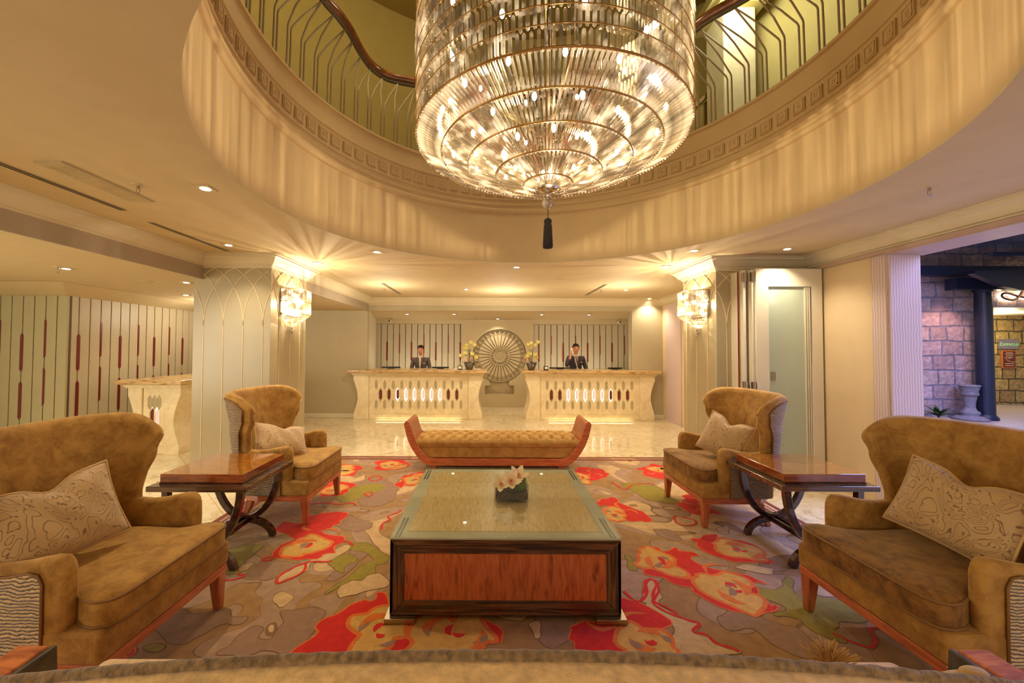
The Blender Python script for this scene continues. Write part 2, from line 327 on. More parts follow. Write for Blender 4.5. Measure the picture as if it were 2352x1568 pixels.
def subsurf(o,l=1):
    m=o.modifiers.new('sub','SUBSURF'); m.levels=l; m.render_levels=l; return o
def dup(root,loc=None,rz=None):
    def cp(o,par):
        c=o.copy(); COL.objects.link(c)
        if par is not None: c.parent=par
        for ch in list(o.children): cp(ch,c)
        return c
    r=cp(root,None)
    if loc is not None: r.location=loc
    if rz is not None: r.rotation_euler=(0,0,rz)
    return r
def flat_with_holes(name,outer,holes,thick,mat,parent=None,axis='z',at=0):
    """filled 2D plate with holes; axis z: XY plate from at to at+thick; axis y: XZ plate; axis x: YZ plate"""
    cu=bpy.data.curves.new(name,'CURVE'); cu.dimensions='2D'; cu.fill_mode='BOTH'; cu.extrude=thick/2
    for lp in [outer]+holes:
        sp=cu.splines.new('POLY'); sp.points.add(len(lp)-1)
        for i,p in enumerate(lp): sp.points[i].co=(p[0],p[1],0,1)
        sp.use_cyclic_u=True
    t=bpy.data.objects.new('tmp',cu); COL.objects.link(t)
    dg=bpy.context.evaluated_depsgraph_get(); dg.update()
    me=bpy.data.meshes.new_from_object(t.evaluated_get(dg)); bpy.data.objects.remove(t); bpy.data.curves.remove(cu)
    if axis=='z': me.transform(Matrix.Translation((0,0,at+thick/2)))
    elif axis=='y': me.transform(Matrix(((1,0,0,0),(0,0,-1,at+thick/2),(0,1,0,0),(0,0,0,1))))
    else: me.transform(Matrix(((0,0,1,at+thick/2),(1,0,0,0),(0,1,0,0),(0,0,0,1))))
    me.materials.clear(); me.materials.append(mat); me.name=name
    o=bpy.data.objects.new(name,me); COL.objects.link(o)
    if parent is not None: o.parent=parent
    return o
def catmull(pts,n=5,closed=True):
    out=[]; L=len(pts); rng=range(L) if closed else range(L-1)
    for i in rng:
        g=lambda k: Vector(pts[k%L]) if closed else Vector(pts[max(0,min(L-1,k))])
        p0,p1,p2,p3=g(i-1),g(i),g(i+1),g(i+2)
        for k in range(n):
            t=k/n; out.append(.5*((2*p1)+(-p0+p2)*t+(2*p0-5*p1+4*p2-p3)*t*t+(-p0+3*p1-3*p2+p3)*t**3))
    if not closed: out.append(Vector(pts[-1]))
    return out
def sweep(name,path,prof,mat,closed=False):
    """crown moulding: path in XY with inward normal on the left of travel; prof [(out,z)]"""
    mb=MB(); n=len(path); vs=[]; k=len(prof); P=[Vector(p) for p in path]
    for i in range(n):
        if closed: d0=(P[i]-P[i-1]).normalized(); d1=(P[(i+1)%n]-P[i]).normalized()
        else:
            d0=(P[i]-P[i-1]).normalized() if i>0 else (P[1]-P[0]).normalized()
            d1=(P[i+1]-P[i]).normalized() if i<n-1 else d0
        n0=Vector((-d0.y,d0.x)); n1=Vector((-d1.y,d1.x)); b=(n0+n1); b=b/max(.2,b.dot(n0))
        for o,z in prof: vs.append((P[i].x+b.x*o,P[i].y+b.y*o,z))
    fs=[]
    for i in range(n if closed else n-1):
        j=(i+1)%n
        for q in range(k-1): fs.append((i*k+q,j*k+q,j*k+q+1,i*k+q+1))
    mb.add(vs,fs); return mb.build(name,mat)
CARP=[('R',[(-0.95,2.04),(-0.99,2.22),(-0.97,2.34),(-0.89,2.39),(-0.85,2.51),(-0.76,2.56),(-0.68,2.62),(-0.59,2.43),(-0.23,2.45),(-0.16,2.39),(-0.04,2.40),(0.02,2.32),(0.07,2.25),(0.04,2.18),(-0.04,2.13),(-0.09,2.04)]),
('G',[(-0.80,2.37),(-0.72,2.43),(-0.61,2.45),(-0.49,2.37),(-0.47,2.28),(-0.54,2.22),(-0.56,2.15),(-0.57,2.04),(-0.66,2.04),(-0.73,2.18),(-0.73,2.27)]),
('G',[(-0.40,2.37),(-0.29,2.42),(-0.21,2.36),(-0.16,2.40),(-0.08,2.38),(-0.00,2.29),(0.03,2.24),(-0.04,2.19),(-0.08,2.13),(-0.15,2.04),(-0.40,2.04),(-0.43,2.15),(-0.42,2.28)]),
('R',[(0.45,2.04),(0.50,2.29),(0.55,2.36),(0.66,2.40),(0.84,2.56),(0.95,2.57),(1.04,2.40),(1.07,2.31),(0.99,2.29),(0.90,2.31),(0.83,2.33),(0.75,2.31),(0.77,2.21),(0.75,2.13),(0.71,2.04)]),
('G',[(0.82,2.35),(0.91,2.27),(1.00,2.25),(1.01,2.18),(0.93,2.05),(0.74,2.04),(0.74,2.22)]),
('R',[(1.36,3.24),(1.38,3.17),(1.45,3.19),(1.51,3.21),(1.52,3.16),(1.62,3.13),(1.58,3.04),(1.62,2.97),(1.74,2.90),(1.78,2.84),(1.85,2.80),(1.94,2.73),(1.82,2.73),(1.81,2.67),(1.75,2.61),(1.76,2.52),(1.81,2.49),(1.69,2.45),(1.57,2.41),(1.49,2.48),(1.41,2.57),(1.38,2.65),(1.39,2.73),(1.31,2.72),(1.25,2.78),(1.13,2.86),(1.11,2.91),(1.19,2.99)]),
('G',[(1.19,3.12),(1.31,3.23),(1.37,3.17),(1.40,3.11),(1.39,3.00),(1.42,2.90),(1.37,2.84),(1.29,2.83),(1.22,2.90),(1.15,2.92),(1.14,3.01)]),
('G',[(1.50,2.82),(1.67,2.85),(1.76,2.81),(1.80,2.74),(1.75,2.65),(1.75,2.57),(1.73,2.52),(1.60,2.45),(1.51,2.52),(1.45,2.60),(1.42,2.72)]),
('R',[(1.73,3.34),(1.80,3.36),(1.89,3.46),(1.98,3.44),(1.98,3.36),(2.13,3.36),(2.19,3.22),(2.17,3.10),(2.10,2.99),(1.99,3.01),(1.85,3.03),(1.78,3.13),(1.71,3.23)]),
('G',[(1.84,3.25),(2.01,3.35),(2.09,3.30),(2.16,3.22),(2.14,3.10),(2.08,3.05),(1.96,3.07),(1.87,3.14)]),
('R',[(1.16,4.22),(1.31,4.27),(1.38,4.20),(1.44,4.00),(1.52,3.93),(1.53,3.77),(1.36,3.70),(1.27,3.73),(1.36,3.87),(1.24,4.06),(1.16,4.10)]),
('G',[(1.15,3.97),(1.27,4.02),(1.33,3.89),(1.29,3.77),(1.20,3.70),(1.14,3.77),(1.11,3.89)]),
('R',[(1.17,5.30),(1.34,5.36),(1.51,5.23),(1.54,5.09),(1.40,4.92),(1.20,4.80),(1.15,5.05)]),
('G',[(1.07,5.12),(1.18,5.08),(1.23,4.92),(1.20,4.73),(1.10,4.76)]),
('R',[(2.07,5.28),(2.31,5.32),(2.42,5.21),(2.15,4.93),(2.01,5.03)]),
('R',[(-1.58,5.54),(-1.51,5.65),(-1.40,5.69),(-1.19,5.65),(-1.11,5.42),(-1.18,5.27),(-1.32,5.21),(-1.48,5.26)]),
('G',[(-1.49,5.48),(-1.40,5.58),(-1.24,5.55),(-1.14,5.42),(-1.23,5.28),(-1.38,5.27)]),
('R',[(-1.07,4.61),(-1.07,4.82),(-1.03,5.02),(-0.92,5.12),(-0.78,5.09),(-0.81,4.89),(-0.80,4.70),(-0.89,4.64),(-0.98,4.67),(-1.01,4.58)]),
('G',[(-1.02,4.86),(-0.94,5.02),(-0.83,5.04),(-0.84,4.83),(-0.84,4.70),(-0.96,4.70)]),
('R',[(-1.85,3.48),(-1.91,3.68),(-1.80,3.63),(-1.68,3.64),(-1.69,3.81),(-1.60,3.88),(-1.48,3.86),(-1.38,3.84),(-1.36,3.72),(-1.42,3.60),(-1.42,3.45),(-1.26,3.37),(-1.23,3.25),(-1.22,3.12),(-1.30,3.09),(-1.44,3.02),(-1.57,3.03),(-1.66,3.09),(-1.68,3.25),(-1.65,3.35),(-1.71,3.43)]),
('G',[(-1.62,3.13),(-1.62,3.22),(-1.61,3.30),(-1.55,3.36),(-1.49,3.41),(-1.39,3.36),(-1.31,3.27),(-1.33,3.15),(-1.43,3.13),(-1.47,3.07),(-1.58,3.07)]),
('R',[(-1.88,4.33),(-1.90,4.59),(-1.85,4.79),(-1.69,4.75),(-1.58,4.56),(-1.60,4.38),(-1.70,4.32)]),
('G',[(-1.85,4.41),(-1.84,4.59),(-1.73,4.66),(-1.65,4.50),(-1.70,4.36)]),
('R',[(1.98,4.11),(2.13,4.32),(2.23,4.37),(2.30,4.32),(2.18,4.06),(2.26,3.92),(2.27,3.87),(2.08,3.88),(1.98,3.90),(1.94,4.01)]),
('R',[(-1.93,2.07),(-1.90,2.12),(-1.89,2.15),(-1.87,2.11),(-1.90,2.08)]),
('O',[(1.80,2.70),(1.89,2.69),(1.97,2.69),(2.11,2.82),(2.12,2.76),(2.03,2.62),(2.13,2.59),(2.25,2.58),(2.29,2.52),(2.28,2.39),(2.14,2.36),(2.00,2.31),(1.96,2.21),(1.86,2.27),(1.86,2.38),(1.74,2.41),(1.86,2.48),(1.77,2.59)]),
('O',[(-1.05,2.62),(-1.04,2.71),(-0.97,2.82),(-0.93,2.94),(-0.88,3.02),(-0.96,3.12),(-1.15,3.23),(-1.05,3.30),(-0.95,3.23),(-0.79,3.12),(-0.77,3.02),(-0.82,2.95),(-0.81,2.87),(-0.88,2.77),(-0.97,2.72)]),
('O',[(-1.24,3.02),(-1.19,3.07),(-1.10,3.10),(-1.00,3.02),(-1.05,2.94),(-1.03,2.84),(-1.15,2.94)]),
('O',[(-1.66,4.31),(-1.57,4.55),(-1.40,4.70),(-1.24,4.64),(-1.21,4.47),(-1.34,4.31),(-1.45,4.14),(-1.58,4.19)]),
('O',[(-2.08,3.10),(-2.03,3.19),(-1.85,3.25),(-1.83,3.10),(-1.82,2.99),(-1.74,2.88),(-1.85,2.84),(-1.98,2.94)]),
('O',[(1.79,4.54),(1.97,4.67),(2.01,4.37),(1.85,4.18),(1.70,4.31)]),
('O',[(1.58,4.73),(1.85,4.74),(1.96,4.46),(1.99,4.16),(1.75,4.20),(1.64,4.45)]),
('O',[(1.07,3.11),(1.11,3.01),(1.09,2.90),(1.04,2.96)]),
('O',[(-1.85,2.14),(-1.82,2.17),(-1.75,2.16),(-1.75,2.13),(-1.82,2.12)]),
('B',[(-1.01,2.64),(-0.97,2.73),(-0.88,2.77),(-0.80,2.84),(-0.74,2.82),(-0.69,2.72),(-0.74,2.65),(-0.83,2.64),(-0.92,2.58),(-0.96,2.58)]),
('B',[(-1.45,2.73),(-1.47,2.82),(-1.42,2.92),(-1.36,2.97),(-1.27,3.09),(-1.18,3.25),(-1.12,3.19),(-1.19,3.02),(-1.33,2.96),(-1.32,2.85),(-1.38,2.77)]),
('B',[(1.02,2.60),(1.09,2.75),(1.15,2.77),(1.14,2.66),(1.06,2.54),(1.07,2.47),(1.12,2.42),(1.19,2.37),(1.23,2.34),(1.17,2.28),(1.23,2.25),(1.25,2.19),(1.30,2.16),(1.34,2.12),(1.12,2.10),(0.94,2.15),(1.03,2.23),(1.06,2.31),(1.01,2.45)]),
('B',[(1.09,2.75),(1.14,2.78),(1.16,2.73),(1.14,2.63),(1.07,2.53),(1.11,2.48),(1.16,2.42),(1.09,2.28),(1.07,2.35),(1.04,2.51),(0.95,2.54),(1.03,2.63)]),
('B',[(0.24,2.27),(0.25,2.33),(0.30,2.35),(0.30,2.29),(0.28,2.23),(0.25,2.22)]),
('B',[(0.01,2.43),(0.10,2.41),(0.23,2.42),(0.22,2.36),(0.16,2.36),(0.09,2.39)]),
('B',[(2.22,2.76),(2.28,2.67),(2.43,2.59),(2.24,2.60),(2.16,2.65)]),
('B',[(-1.93,5.01),(-1.81,5.04),(-1.65,4.88),(-1.56,5.01),(-1.54,4.82),(-1.69,4.69),(-1.81,4.75)]),
('B',[(1.82,2.94),(1.96,2.97),(2.08,2.93),(2.02,2.87),(1.90,2.87)]),
('B',[(2.05,3.55),(2.17,3.61),(2.17,3.55),(2.08,3.45),(2.04,3.48)]),
('B',[(-1.82,2.88),(-1.80,2.94),(-1.75,2.96),(-1.74,2.88),(-1.79,2.85)]),
('B',[(1.80,3.83),(1.88,3.81),(1.95,3.73),(1.91,3.65),(1.76,3.61),(1.75,3.68)]),
('T',[(-1.94,2.30),(-1.94,2.38),(-1.93,2.44),(-1.80,2.42),(-1.69,2.42),(-1.62,2.45),(-1.54,2.39),(-1.45,2.39),(-1.44,2.34),(-1.53,2.32),(-1.60,2.23),(-1.67,2.17),(-1.79,2.20)]),
('T',[(-1.43,2.10),(-1.39,2.19),(-1.36,2.29),(-1.28,2.28),(-1.26,2.22),(-1.19,2.23),(-1.20,2.34),(-1.27,2.42),(-1.21,2.46),(-1.02,2.44),(-0.99,2.29),(-0.99,2.17),(-0.99,2.09),(-1.07,2.09),(-1.18,2.14),(-1.30,2.08)]),
('T',[(-1.12,2.75),(-1.10,2.88),(-1.07,3.00),(-1.10,3.15),(-1.06,3.26),(-0.95,3.23),(-0.95,3.07),(-1.01,2.88),(-1.04,2.76)]),
('T',[(1.37,2.39),(1.45,2.44),(1.54,2.45),(1.65,2.42),(1.71,2.36),(1.78,2.30),(1.82,2.15),(1.82,2.10),(1.62,2.10),(1.54,2.27),(1.46,2.31),(1.37,2.31)]),
('T',[(0.31,2.42),(0.47,2.43),(0.52,2.40),(0.48,2.28),(0.37,2.15),(0.30,2.17),(0.27,2.25)]),
('T',[(-1.50,3.78),(-1.40,3.86),(-1.21,3.71),(-1.07,3.67),(-1.11,3.50),(-1.31,3.53)]),
('T',[(1.47,3.53),(1.59,3.56),(1.65,3.43),(1.60,3.34),(1.49,3.40)]),
('T',[(2.06,3.02),(2.44,3.13),(2.29,2.97),(2.11,2.90),(2.04,2.92)]),
('T',[(-1.69,2.77),(-1.72,2.94),(-1.61,3.00),(-1.42,2.97),(-1.42,2.92),(-1.47,2.82),(-1.54,2.77)]),
('T',[(-1.56,4.69),(-1.39,4.88),(-1.06,4.58),(-1.04,4.12),(-1.25,4.03),(-1.45,4.31)]),
('S',[(1.02,2.62),(1.11,2.77),(1.15,2.77),(1.14,2.66),(1.05,2.54),(1.07,2.47),(1.12,2.42),(1.19,2.37),(1.24,2.34),(1.17,2.28),(1.23,2.25),(1.25,2.19),(1.30,2.16),(1.34,2.13)]),
('S',[(-1.18,3.00),(-1.23,2.99),(-1.32,2.99),(-1.36,2.97),(-1.33,2.87),(-1.38,2.77),(-1.44,2.72),(-1.47,2.81),(-1.42,2.92),(-1.35,2.98)]),
('S',[(0.90,2.65),(0.95,2.54),(1.05,2.63),(1.08,2.75),(1.14,2.78),(1.16,2.74),(1.09,2.63),(1.06,2.54),(1.11,2.49),(1.15,2.42)]),
('S',[(-1.85,2.75),(-1.76,2.76),(-1.72,2.81),(-1.78,2.82)]),
('S',[(1.96,2.27),(1.99,2.22),(2.05,2.17),(2.09,2.17),(2.16,2.23),(2.20,2.30),(2.26,2.31),(2.29,2.27)]),
('S',[(-0.95,3.52),(-0.97,3.64),(-0.92,3.71),(-0.96,3.79),(-0.89,3.87),(-0.87,3.93)]),
('S',[(1.80,3.83),(1.84,3.81),(1.94,3.74),(1.91,3.66),(1.82,3.62),(1.75,3.65),(1.76,3.75),(1.80,3.83)]),
('S',[(-1.85,3.97),(-1.84,4.07),(-1.70,4.11),(-1.53,4.07),(-1.42,4.11),(-1.36,4.05)]),
('S',[(-1.23,3.31),(-1.16,3.29),(-1.10,3.23)]),
('S',[(1.49,4.79),(1.55,4.53),(1.70,4.68),(1.91,4.74),(1.97,4.68)]),
('S',[(-1.48,4.88),(-1.44,4.98),(-1.33,4.92),(-1.36,4.79),(-1.45,4.82),(-1.48,4.88)]),
('S',[(-1.37,4.36),(-1.34,4.42),(-1.28,4.37),(-1.30,4.29),(-1.37,4.36)]),
('S',[(-1.72,3.02),(-1.70,3.05),(-1.64,3.06),(-1.67,3.00),(-1.72,3.02)]),
]
# ------------------------------------------------------------------ camera
cam=bpy.data.cameras.new('camera'); camo=bpy.data.objects.new('camera',cam); COL.objects.link(camo)
cam.sensor_width=36; cam.lens=36*900/2352; cam.shift_x=52/2352; cam.shift_y=-7.6/2352; cam.clip_start=.05
camo.location=(0,0,1.62)
camo.matrix_world=Matrix.Translation((0,0,1.62))@Matrix.Rotation(R(91.5),4,'X')@Matrix.Rotation(R(0.25),4,'Z')
sc.camera=camo
CX0,CY0,RV=.46,3.05,2.27
ZC=2.79; ZL=2.49; ZR=4.08
# ------------------------------------------------------------------ shell
mb=MB(); mb.box(-9,4.4,-3,11.4,-.1,0); struct(mb.build('floor',M['floor']))
circ=[(CX0+RV*math.cos(2*PI*i/128),CY0+RV*math.sin(2*PI*i/128)) for i in range(128)]
o=flat_with_holes('ceiling',[(-3.65,-3),(4.1,-3),(4.1,9.15),(-2.85,9.15),(-2.85,4.97),(-3.65,4.97)],[circ],.02,M['ceil'],axis='z',at=ZC); struct(o)
mb=MB(); mb.prism([(-9,-3),(-3.65,-3),(-3.65,4.97),(-2.85,4.97),(-2.85,9.15),(-9,9.15)],'z',ZL,ZL+.02); struct(mb.build('ceiling',M['ceil']))
mb=MB(); mb.box(-3.655,-3.63,-3,4.97,ZL-.006,ZC); struct(mb.build('trim_1',M['beam'])); mb=MB(); mb.box(-2.855,-2.83,5.9,9.15,ZL-.006,ZC); struct(mb.build('trim_1',M['beam']))
# walls
for a_ in ((-9,-2.846,0,ZL+.3),(3.33,4.1,0,ZC),(-2.846,3.33,2.50,ZC+.02)):
    mb=MB(); mb.box(a_[0],a_[1],9.15,9.25,a_[2],a_[3]); struct(mb.build('wall_back',M['wall']))
mb=MB()
mb.prism([(-2.846,9.25),(-3.144,10.9),(-3.25,10.9),(-2.95,9.25)],'z',0,2.5); struct(mb.build('wall_niche_left',M['white'])); mb=MB(); mb.prism([(3.33,9.25),(3.44,9.25),(3.97,10.9),(3.867,10.9)],'z',0,2.5)
struct(mb.build('wall_niche_right',M['white']))
mb=MB(); mb.add([(-2.846,9.2,2.5),(3.33,9.2,2.5),(3.9,10.95,2.42),(-3.2,10.95,2.42)],[(0,1,2,3)]); struct(mb.build('ceiling',M['ceil']))
mb=MB(); mb.box(-3.3,4.0,11.05,11.15,0,2.6); struct(mb.build('wall_niche',M['relief']))
for a_,b_ in ((-3.2,-.78),(1.223,3.95)):
    mb=MB(); mb.box(a_,b_,10.86,11.04,2.295,2.45); struct(mb.build('trim_7',M['relief']))
# relief medallion wall: panel with round opening joined to an altar-shaped recess
mcx,mcz,mr=.287,1.412,.745
hole=[]
a_s=-PI/2+.42; a_e=2*PI-PI/2-.42
for i in range(61):
    a=a_s+(a_e-a_s)*i/60; hole.append((mcx+mr*math.cos(a),mcz+mr*math.sin(a)))
zb0=.36; zb1=.60
l=mcx-.40; r_=mcx+.40
hole+= [(mcx-.27,.68),(mcx-.25,.64),(mcx-.28,.60),(l+.03,.60),(l,.57),(l,zb0),(r_,zb0),(r_,.57),(r_-.03,.60),(mcx+.28,.60),(mcx+.25,.64),(mcx+.27,.68)]
o=flat_with_holes('wall_relief',[(-.78,0),(1.223,0),(1.223,2.42),(-.78,2.42)],[hole],.14,M['relief'],axis='y',at=10.86); struct(o)
md=empty('wall_medallion',(mcx,10.99,mcz)); tag(md,'round carved plaster rosette with radiating spokes on the niche wall between the desks','wall relief')
mb=MB(); mb.lathe([(0,-.03),(.15,-.03),(.16,-.02),(.73,-.02),(.73,.0),(0,0)],64,Matrix.Rotation(R(90),4,'X')@Matrix.Scale(-1,4,(0,0,1))); mb.build('disc',M['relief_shade'],md)  # disc coloured darker to paint in shade behind the spokes
mb=MB(); NS=32
for i in range(NS):
    a=2*PI*i/NS; m=Matrix.Rotation(a,4,'Y')
    mb.prism([(-.010,.25),(.010,.25),(.044,.565),(0,.595),(-.044,.565)],'y',-.055,-.01,m)
    mb.tube([(-.02,-.05,.26),(0,-.06,.29),(.02,-.05,.26)],.008,5,mtx=m)
    mb.tube([(-.058,-.04,.575),(-.03,-.05,.61),(0,-.05,.58),(.03,-.05,.61),(.058,-.04,.575)],.007,5,mtx=m)
    mb.prism([(-.02,.64),(0,.60),(.02,.64),(.012,.69),(-.012,.69)],'y',-.055,-.01,m)
    mb.tube([(-.06,-.03,.67),(0,-.045,.70),(.06,-.03,.67)],.008,5,mtx=m)
mb.build('spokes',M['relief'],md)
mb=MB()
for rr,w in ((.16,.012),(.245,.01),(.72,.012)): mb.tube([(rr*math.cos(2*PI*i/48),-.035,rr*math.sin(2*PI*i/48)) for i in range(48)],w,6,closed=True)
for i in range(40):
    a=2*PI*i/40; m=Matrix.Rotation(a,4,'Y'); mb.box(-.006,.006,-.05,-.02,.17,.235,m)
mb.build('inner_rings',M['relief'],md,smooth=True)
# slatted panels with red lozenge strips
def slats(name,x0,x1,z0,z1,rows,first,pitch,mboard,slitm=None,thick=.05,period=4,phase=0,topgap=0):
    """panel lying in local XZ, front face at y=0 looking to -y"""
    root=empty(name)
    mb=MB(); mb.box(x0,x1,.03,.06,z0,z1); mb.build('backing',slitm or M['slit'],root)
    mb=MB(); g=.009 if slitm is None else .007; k=0; x=first; edges=[x0]
    while x<x1-.02: edges.append(x); x+=pitch
    edges.append(x1)
    for i in range(len(edges)-1):
        a=edges[i]+(g if i>0 else 0); b=edges[i+1]-(g if i<len(edges)-2 else 0)
        mb.box(a,b,0,.03,z0,z1-topgap)
    if topgap: mb.box(x0,x1,.0,.03,z1-topgap+.008,z1)
    mb.build('boards',mboard,root,bevel=.002,seg=1)
    for i,x in enumerate(edges[1:-1]):
        q=(i+phase)%period
        if q==1 or q==3:
            for (za,zb) in rows:
                off=0 if q==1 else .20
                a,b=za+off,zb+off
                if a<z0+.02: a=z0+.02
                if q==1: poly=[(x-.004,a),(x-.022,a+.03),(x-.022,b-.03),(x-.004,b),(x+.004,b),(x+.022,b-.03),(x+.022,a+.03),(x+.004,a)]
                else: poly=[(x-.008,a+.0),(x-.008,b),(x+.008,b),(x+.02,b-.03),(x+.02,a+.03),(x+.004,a)]
                mm=MB(); mm.prism(poly,'y',-.006,.002); mm.build('red_inlay',M['red'],root)
    return root
p=slats('slatted_panel',-3.16,-.78,0,2.29,[(1.26,1.81)],-3.02,.17,M['board'],phase=0,topgap=0); p.location=(0,10.93,0)
tag(p,'cream slatted wall panel with dark slits behind the left reception desk','wall panel','slatted panels in the niche')
p=slats('slatted_panel',1.223,3.9,0,2.29,[(1.24,1.80)],1.38,.17,M['board'],phase=1,topgap=0); p.location=(0,10.93,0)
tag(p,'cream slatted wall panel with dark slits behind the right reception desk','wall panel','slatted panels in the niche')
# left lounge panels : face A (towards camera) and face B (towards the hall)
p=slats('slatted_panel',-3.2,0,0,2.36,[(1.26,1.81),(.57,1.11)],-3.12,.165,M['boardgreen'],M['slit_l'],phase=2); p.location=(-6.13,5.68,0)
tag(p,'pale olive slatted panel facing the camera at the far left','wall panel','slatted panels at the left')
p=slats('slatted_panel',0.062,3.42,0,2.36,[(1.26,1.81),(.57,1.11)],.165,.165,M['board'],M['slit_l'],phase=1); p.location=(-6.13,5.68,0); p.rotation_euler=(0,0,R(90))
tag(p,'cream slatted panel receding behind the small stone desk','wall panel','slatted panels at the left')
mb=MB(); mb.box(-9,-6.2,5.76,5.86,0,2.5); mb.box(-6.3,-6.2,5.76,9.15,0,2.5); struct(mb.build('wall_left',M['wall']))
mb=MB(); mb.add([(-9,5.2,2.488),(-5.7,5.2,2.488),(-5.7,9.15,2.488),(-9,5.67,2.36),(-6.13,5.67,2.36),(-6.13,9.15,2.36),(-9,5.9,2.36),(-6.4,5.9,2.36),(-6.4,9.15,2.36)],[(0,1,4,3),(1,2,5,4),(3,4,7,6),(4,5,8,7)]); struct(mb.build('trim_2',M['ceil']))
# right wall
mb=MB(); mb.box(4.05,4.35,3.96,8.25,0,2.62); mb.box(4.05,4.35,8.95,9.2,0,ZC); mb.box(4.05,4.35,-3,9.0,2.62,ZC+.02); struct(mb.build('wall_right',M['cream']))
mb=MB(); mb.box(4.05,4.36,3.945,3.96,0,2.60); mb.box(4.03,4.05,3.97,4.12,0,2.60); 
o=struct(mb.build('trim_3',M['marblej']))
mb=MB(); mb.box(4.03,4.36,8.25,8.95,0,2.62); struct(mb.build('trim_4',M['marblej']))
mb=MB(); mb.box(4.0,4.40,-3,3.96,2.585,2.62); mb.box(3.995,4.01,-3,4.9,2.60,2.64); struct(mb.build('trim_5',M['mauve']))
mb=MB(); mb.box(3.38,4.05,5.0,5.12,0,ZC); struct(mb.build('wall_right',M['wall_grey']))
mb=MB(); mb.box(-6.2,-2.846,9.12,9.15,0,.1); struct(mb.build('baseboard_left',M['white'],bevel=.008))
mb=MB(); mb.box(3.33,4.05,9.12,9.15,0,.1); struct(mb.build('baseboard_right',M['white'],bevel=.008))
# crown moulding
prof=[(0,2.625),(.012,2.625),(.012,2.645),(.03,2.65),(.03,2.668),(.045,2.672),(.06,2.69),(.10,2.74),(.125,2.755),(.125,2.775),(.15,2.78),(.15,2.792)]
XL=-3.65; XRw=4.05
path=[(4.05,-3),(4.05,5.0),(2.9,5.0),(2.9,5.85),(4.05,5.85),(4.05,9.15),(-2.85,9.15),(-2.85,5.9),(-2.77,5.9),(-2.77,4.95),(-3.65,4.95),(-3.65,-3)]
o=sweep('trim_6',path,prof,M['trim']); struct(o)
# rotunda band
mb=MB()
pr=[(0,ZC),(0,3.46),(-.02,3.47),(-.03,3.50),(-.02,3.525),(-.005,3.53),(-.005,3.56),(-.02,3.57),(-.02,3.59),(0,3.60),(0,3.64),(-.014,3.645),(-.014,3.66),(0,3.665),(0,3.84),(-.012,3.845),(-.012,3.86),(0,3.865),(0,4.05),(-.02,4.055),(-.02,ZR),(.12,ZR),(.12,ZC)]
mb.lathe([(RV+a,z) for a,z in pr],160,c=(CX0,CY0))
nb=88
for i in range(nb):
    a=2*PI*i/nb; m=Matrix.Translation((CX0,CY0,0))@Matrix.Rotation(a,4,'Z')
    mb.box(RV-.016,RV+.01,-.055,.055,3.69,3.80,m)
    mb.box(RV-.022,RV,-.045,-.038,3.70,3.79,m); mb.box(RV-.022,RV,.038,.045,3.70,3.79,m); mb.box(RV-.022,RV,-.045,.045,3.783,3.79,m); mb.box(RV-.022,RV,-.045,.045,3.70,3.707,m)
    for k in range(4):
        b=PI/2*k+PI/4; mb.ball((RV-.018,.013*math.cos(b),3.745+.013*math.sin(b)),.011,5,4,(.5,1,1),m)
o=mb.build('ceiling_rotunda',M['band']); struct(o)
# upper floor
mb=MB(); mb.lathe([(RV+.1,ZR-.02),(4.3,ZR-.02)],64,c=(CX0,CY0)); struct(mb.build('floor_upper',M['ceil']))
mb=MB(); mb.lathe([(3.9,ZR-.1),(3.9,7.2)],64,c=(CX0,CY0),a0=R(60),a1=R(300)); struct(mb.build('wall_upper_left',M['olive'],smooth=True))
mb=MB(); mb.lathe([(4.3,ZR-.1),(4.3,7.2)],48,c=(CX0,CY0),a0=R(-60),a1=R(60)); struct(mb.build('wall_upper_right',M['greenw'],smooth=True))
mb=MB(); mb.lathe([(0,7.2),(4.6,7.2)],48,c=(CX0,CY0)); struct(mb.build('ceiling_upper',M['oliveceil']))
mb=MB(); mb.box(3.25,3.7,5.35,5.8,ZR-.1,7.2); o=mb.build('upper_column',M['litcol'],bevel=.02); tag(o,'pale lit square column standing behind the upper balcony at the right','column')
mb=MB(); mb.box(3.15,3.8,5.25,5.9,6.4,6.5); mb.box(3.1,3.85,5.2,5.95,6.5,6.62); mb.build('capital',M['greenw'],o)
mb=MB(); mb.prism([(1.9,ZR-.02),(3.5,ZR-.02),(3.5,5.6)],'y',5.9,6.0); mb.prism([(1.85,ZR+.02),(3.5,5.65),(3.5,5.72),(1.85,ZR+.09)],'y',5.86,6.02); o=mb.build('stair_flank',M['oliveceil']); tag(o,'sloping dark olive stair wall glimpsed behind the right balcony balusters','stair')
lp=empty('ceiling_lamp',(3.05,4.85,6.55)); tag(lp,'bright square ceiling lamp glowing above the upper balcony handrail','ceiling lamp')
mb=MB(); mb.box(-.19,.19,-.12,.12,0,.03); mb.build('diffuser',M['lampw'],lp); mb=MB(); mb.box(-.22,.22,-.15,.15,.03,.65); mb.build('housing',M['greenw'],lp)
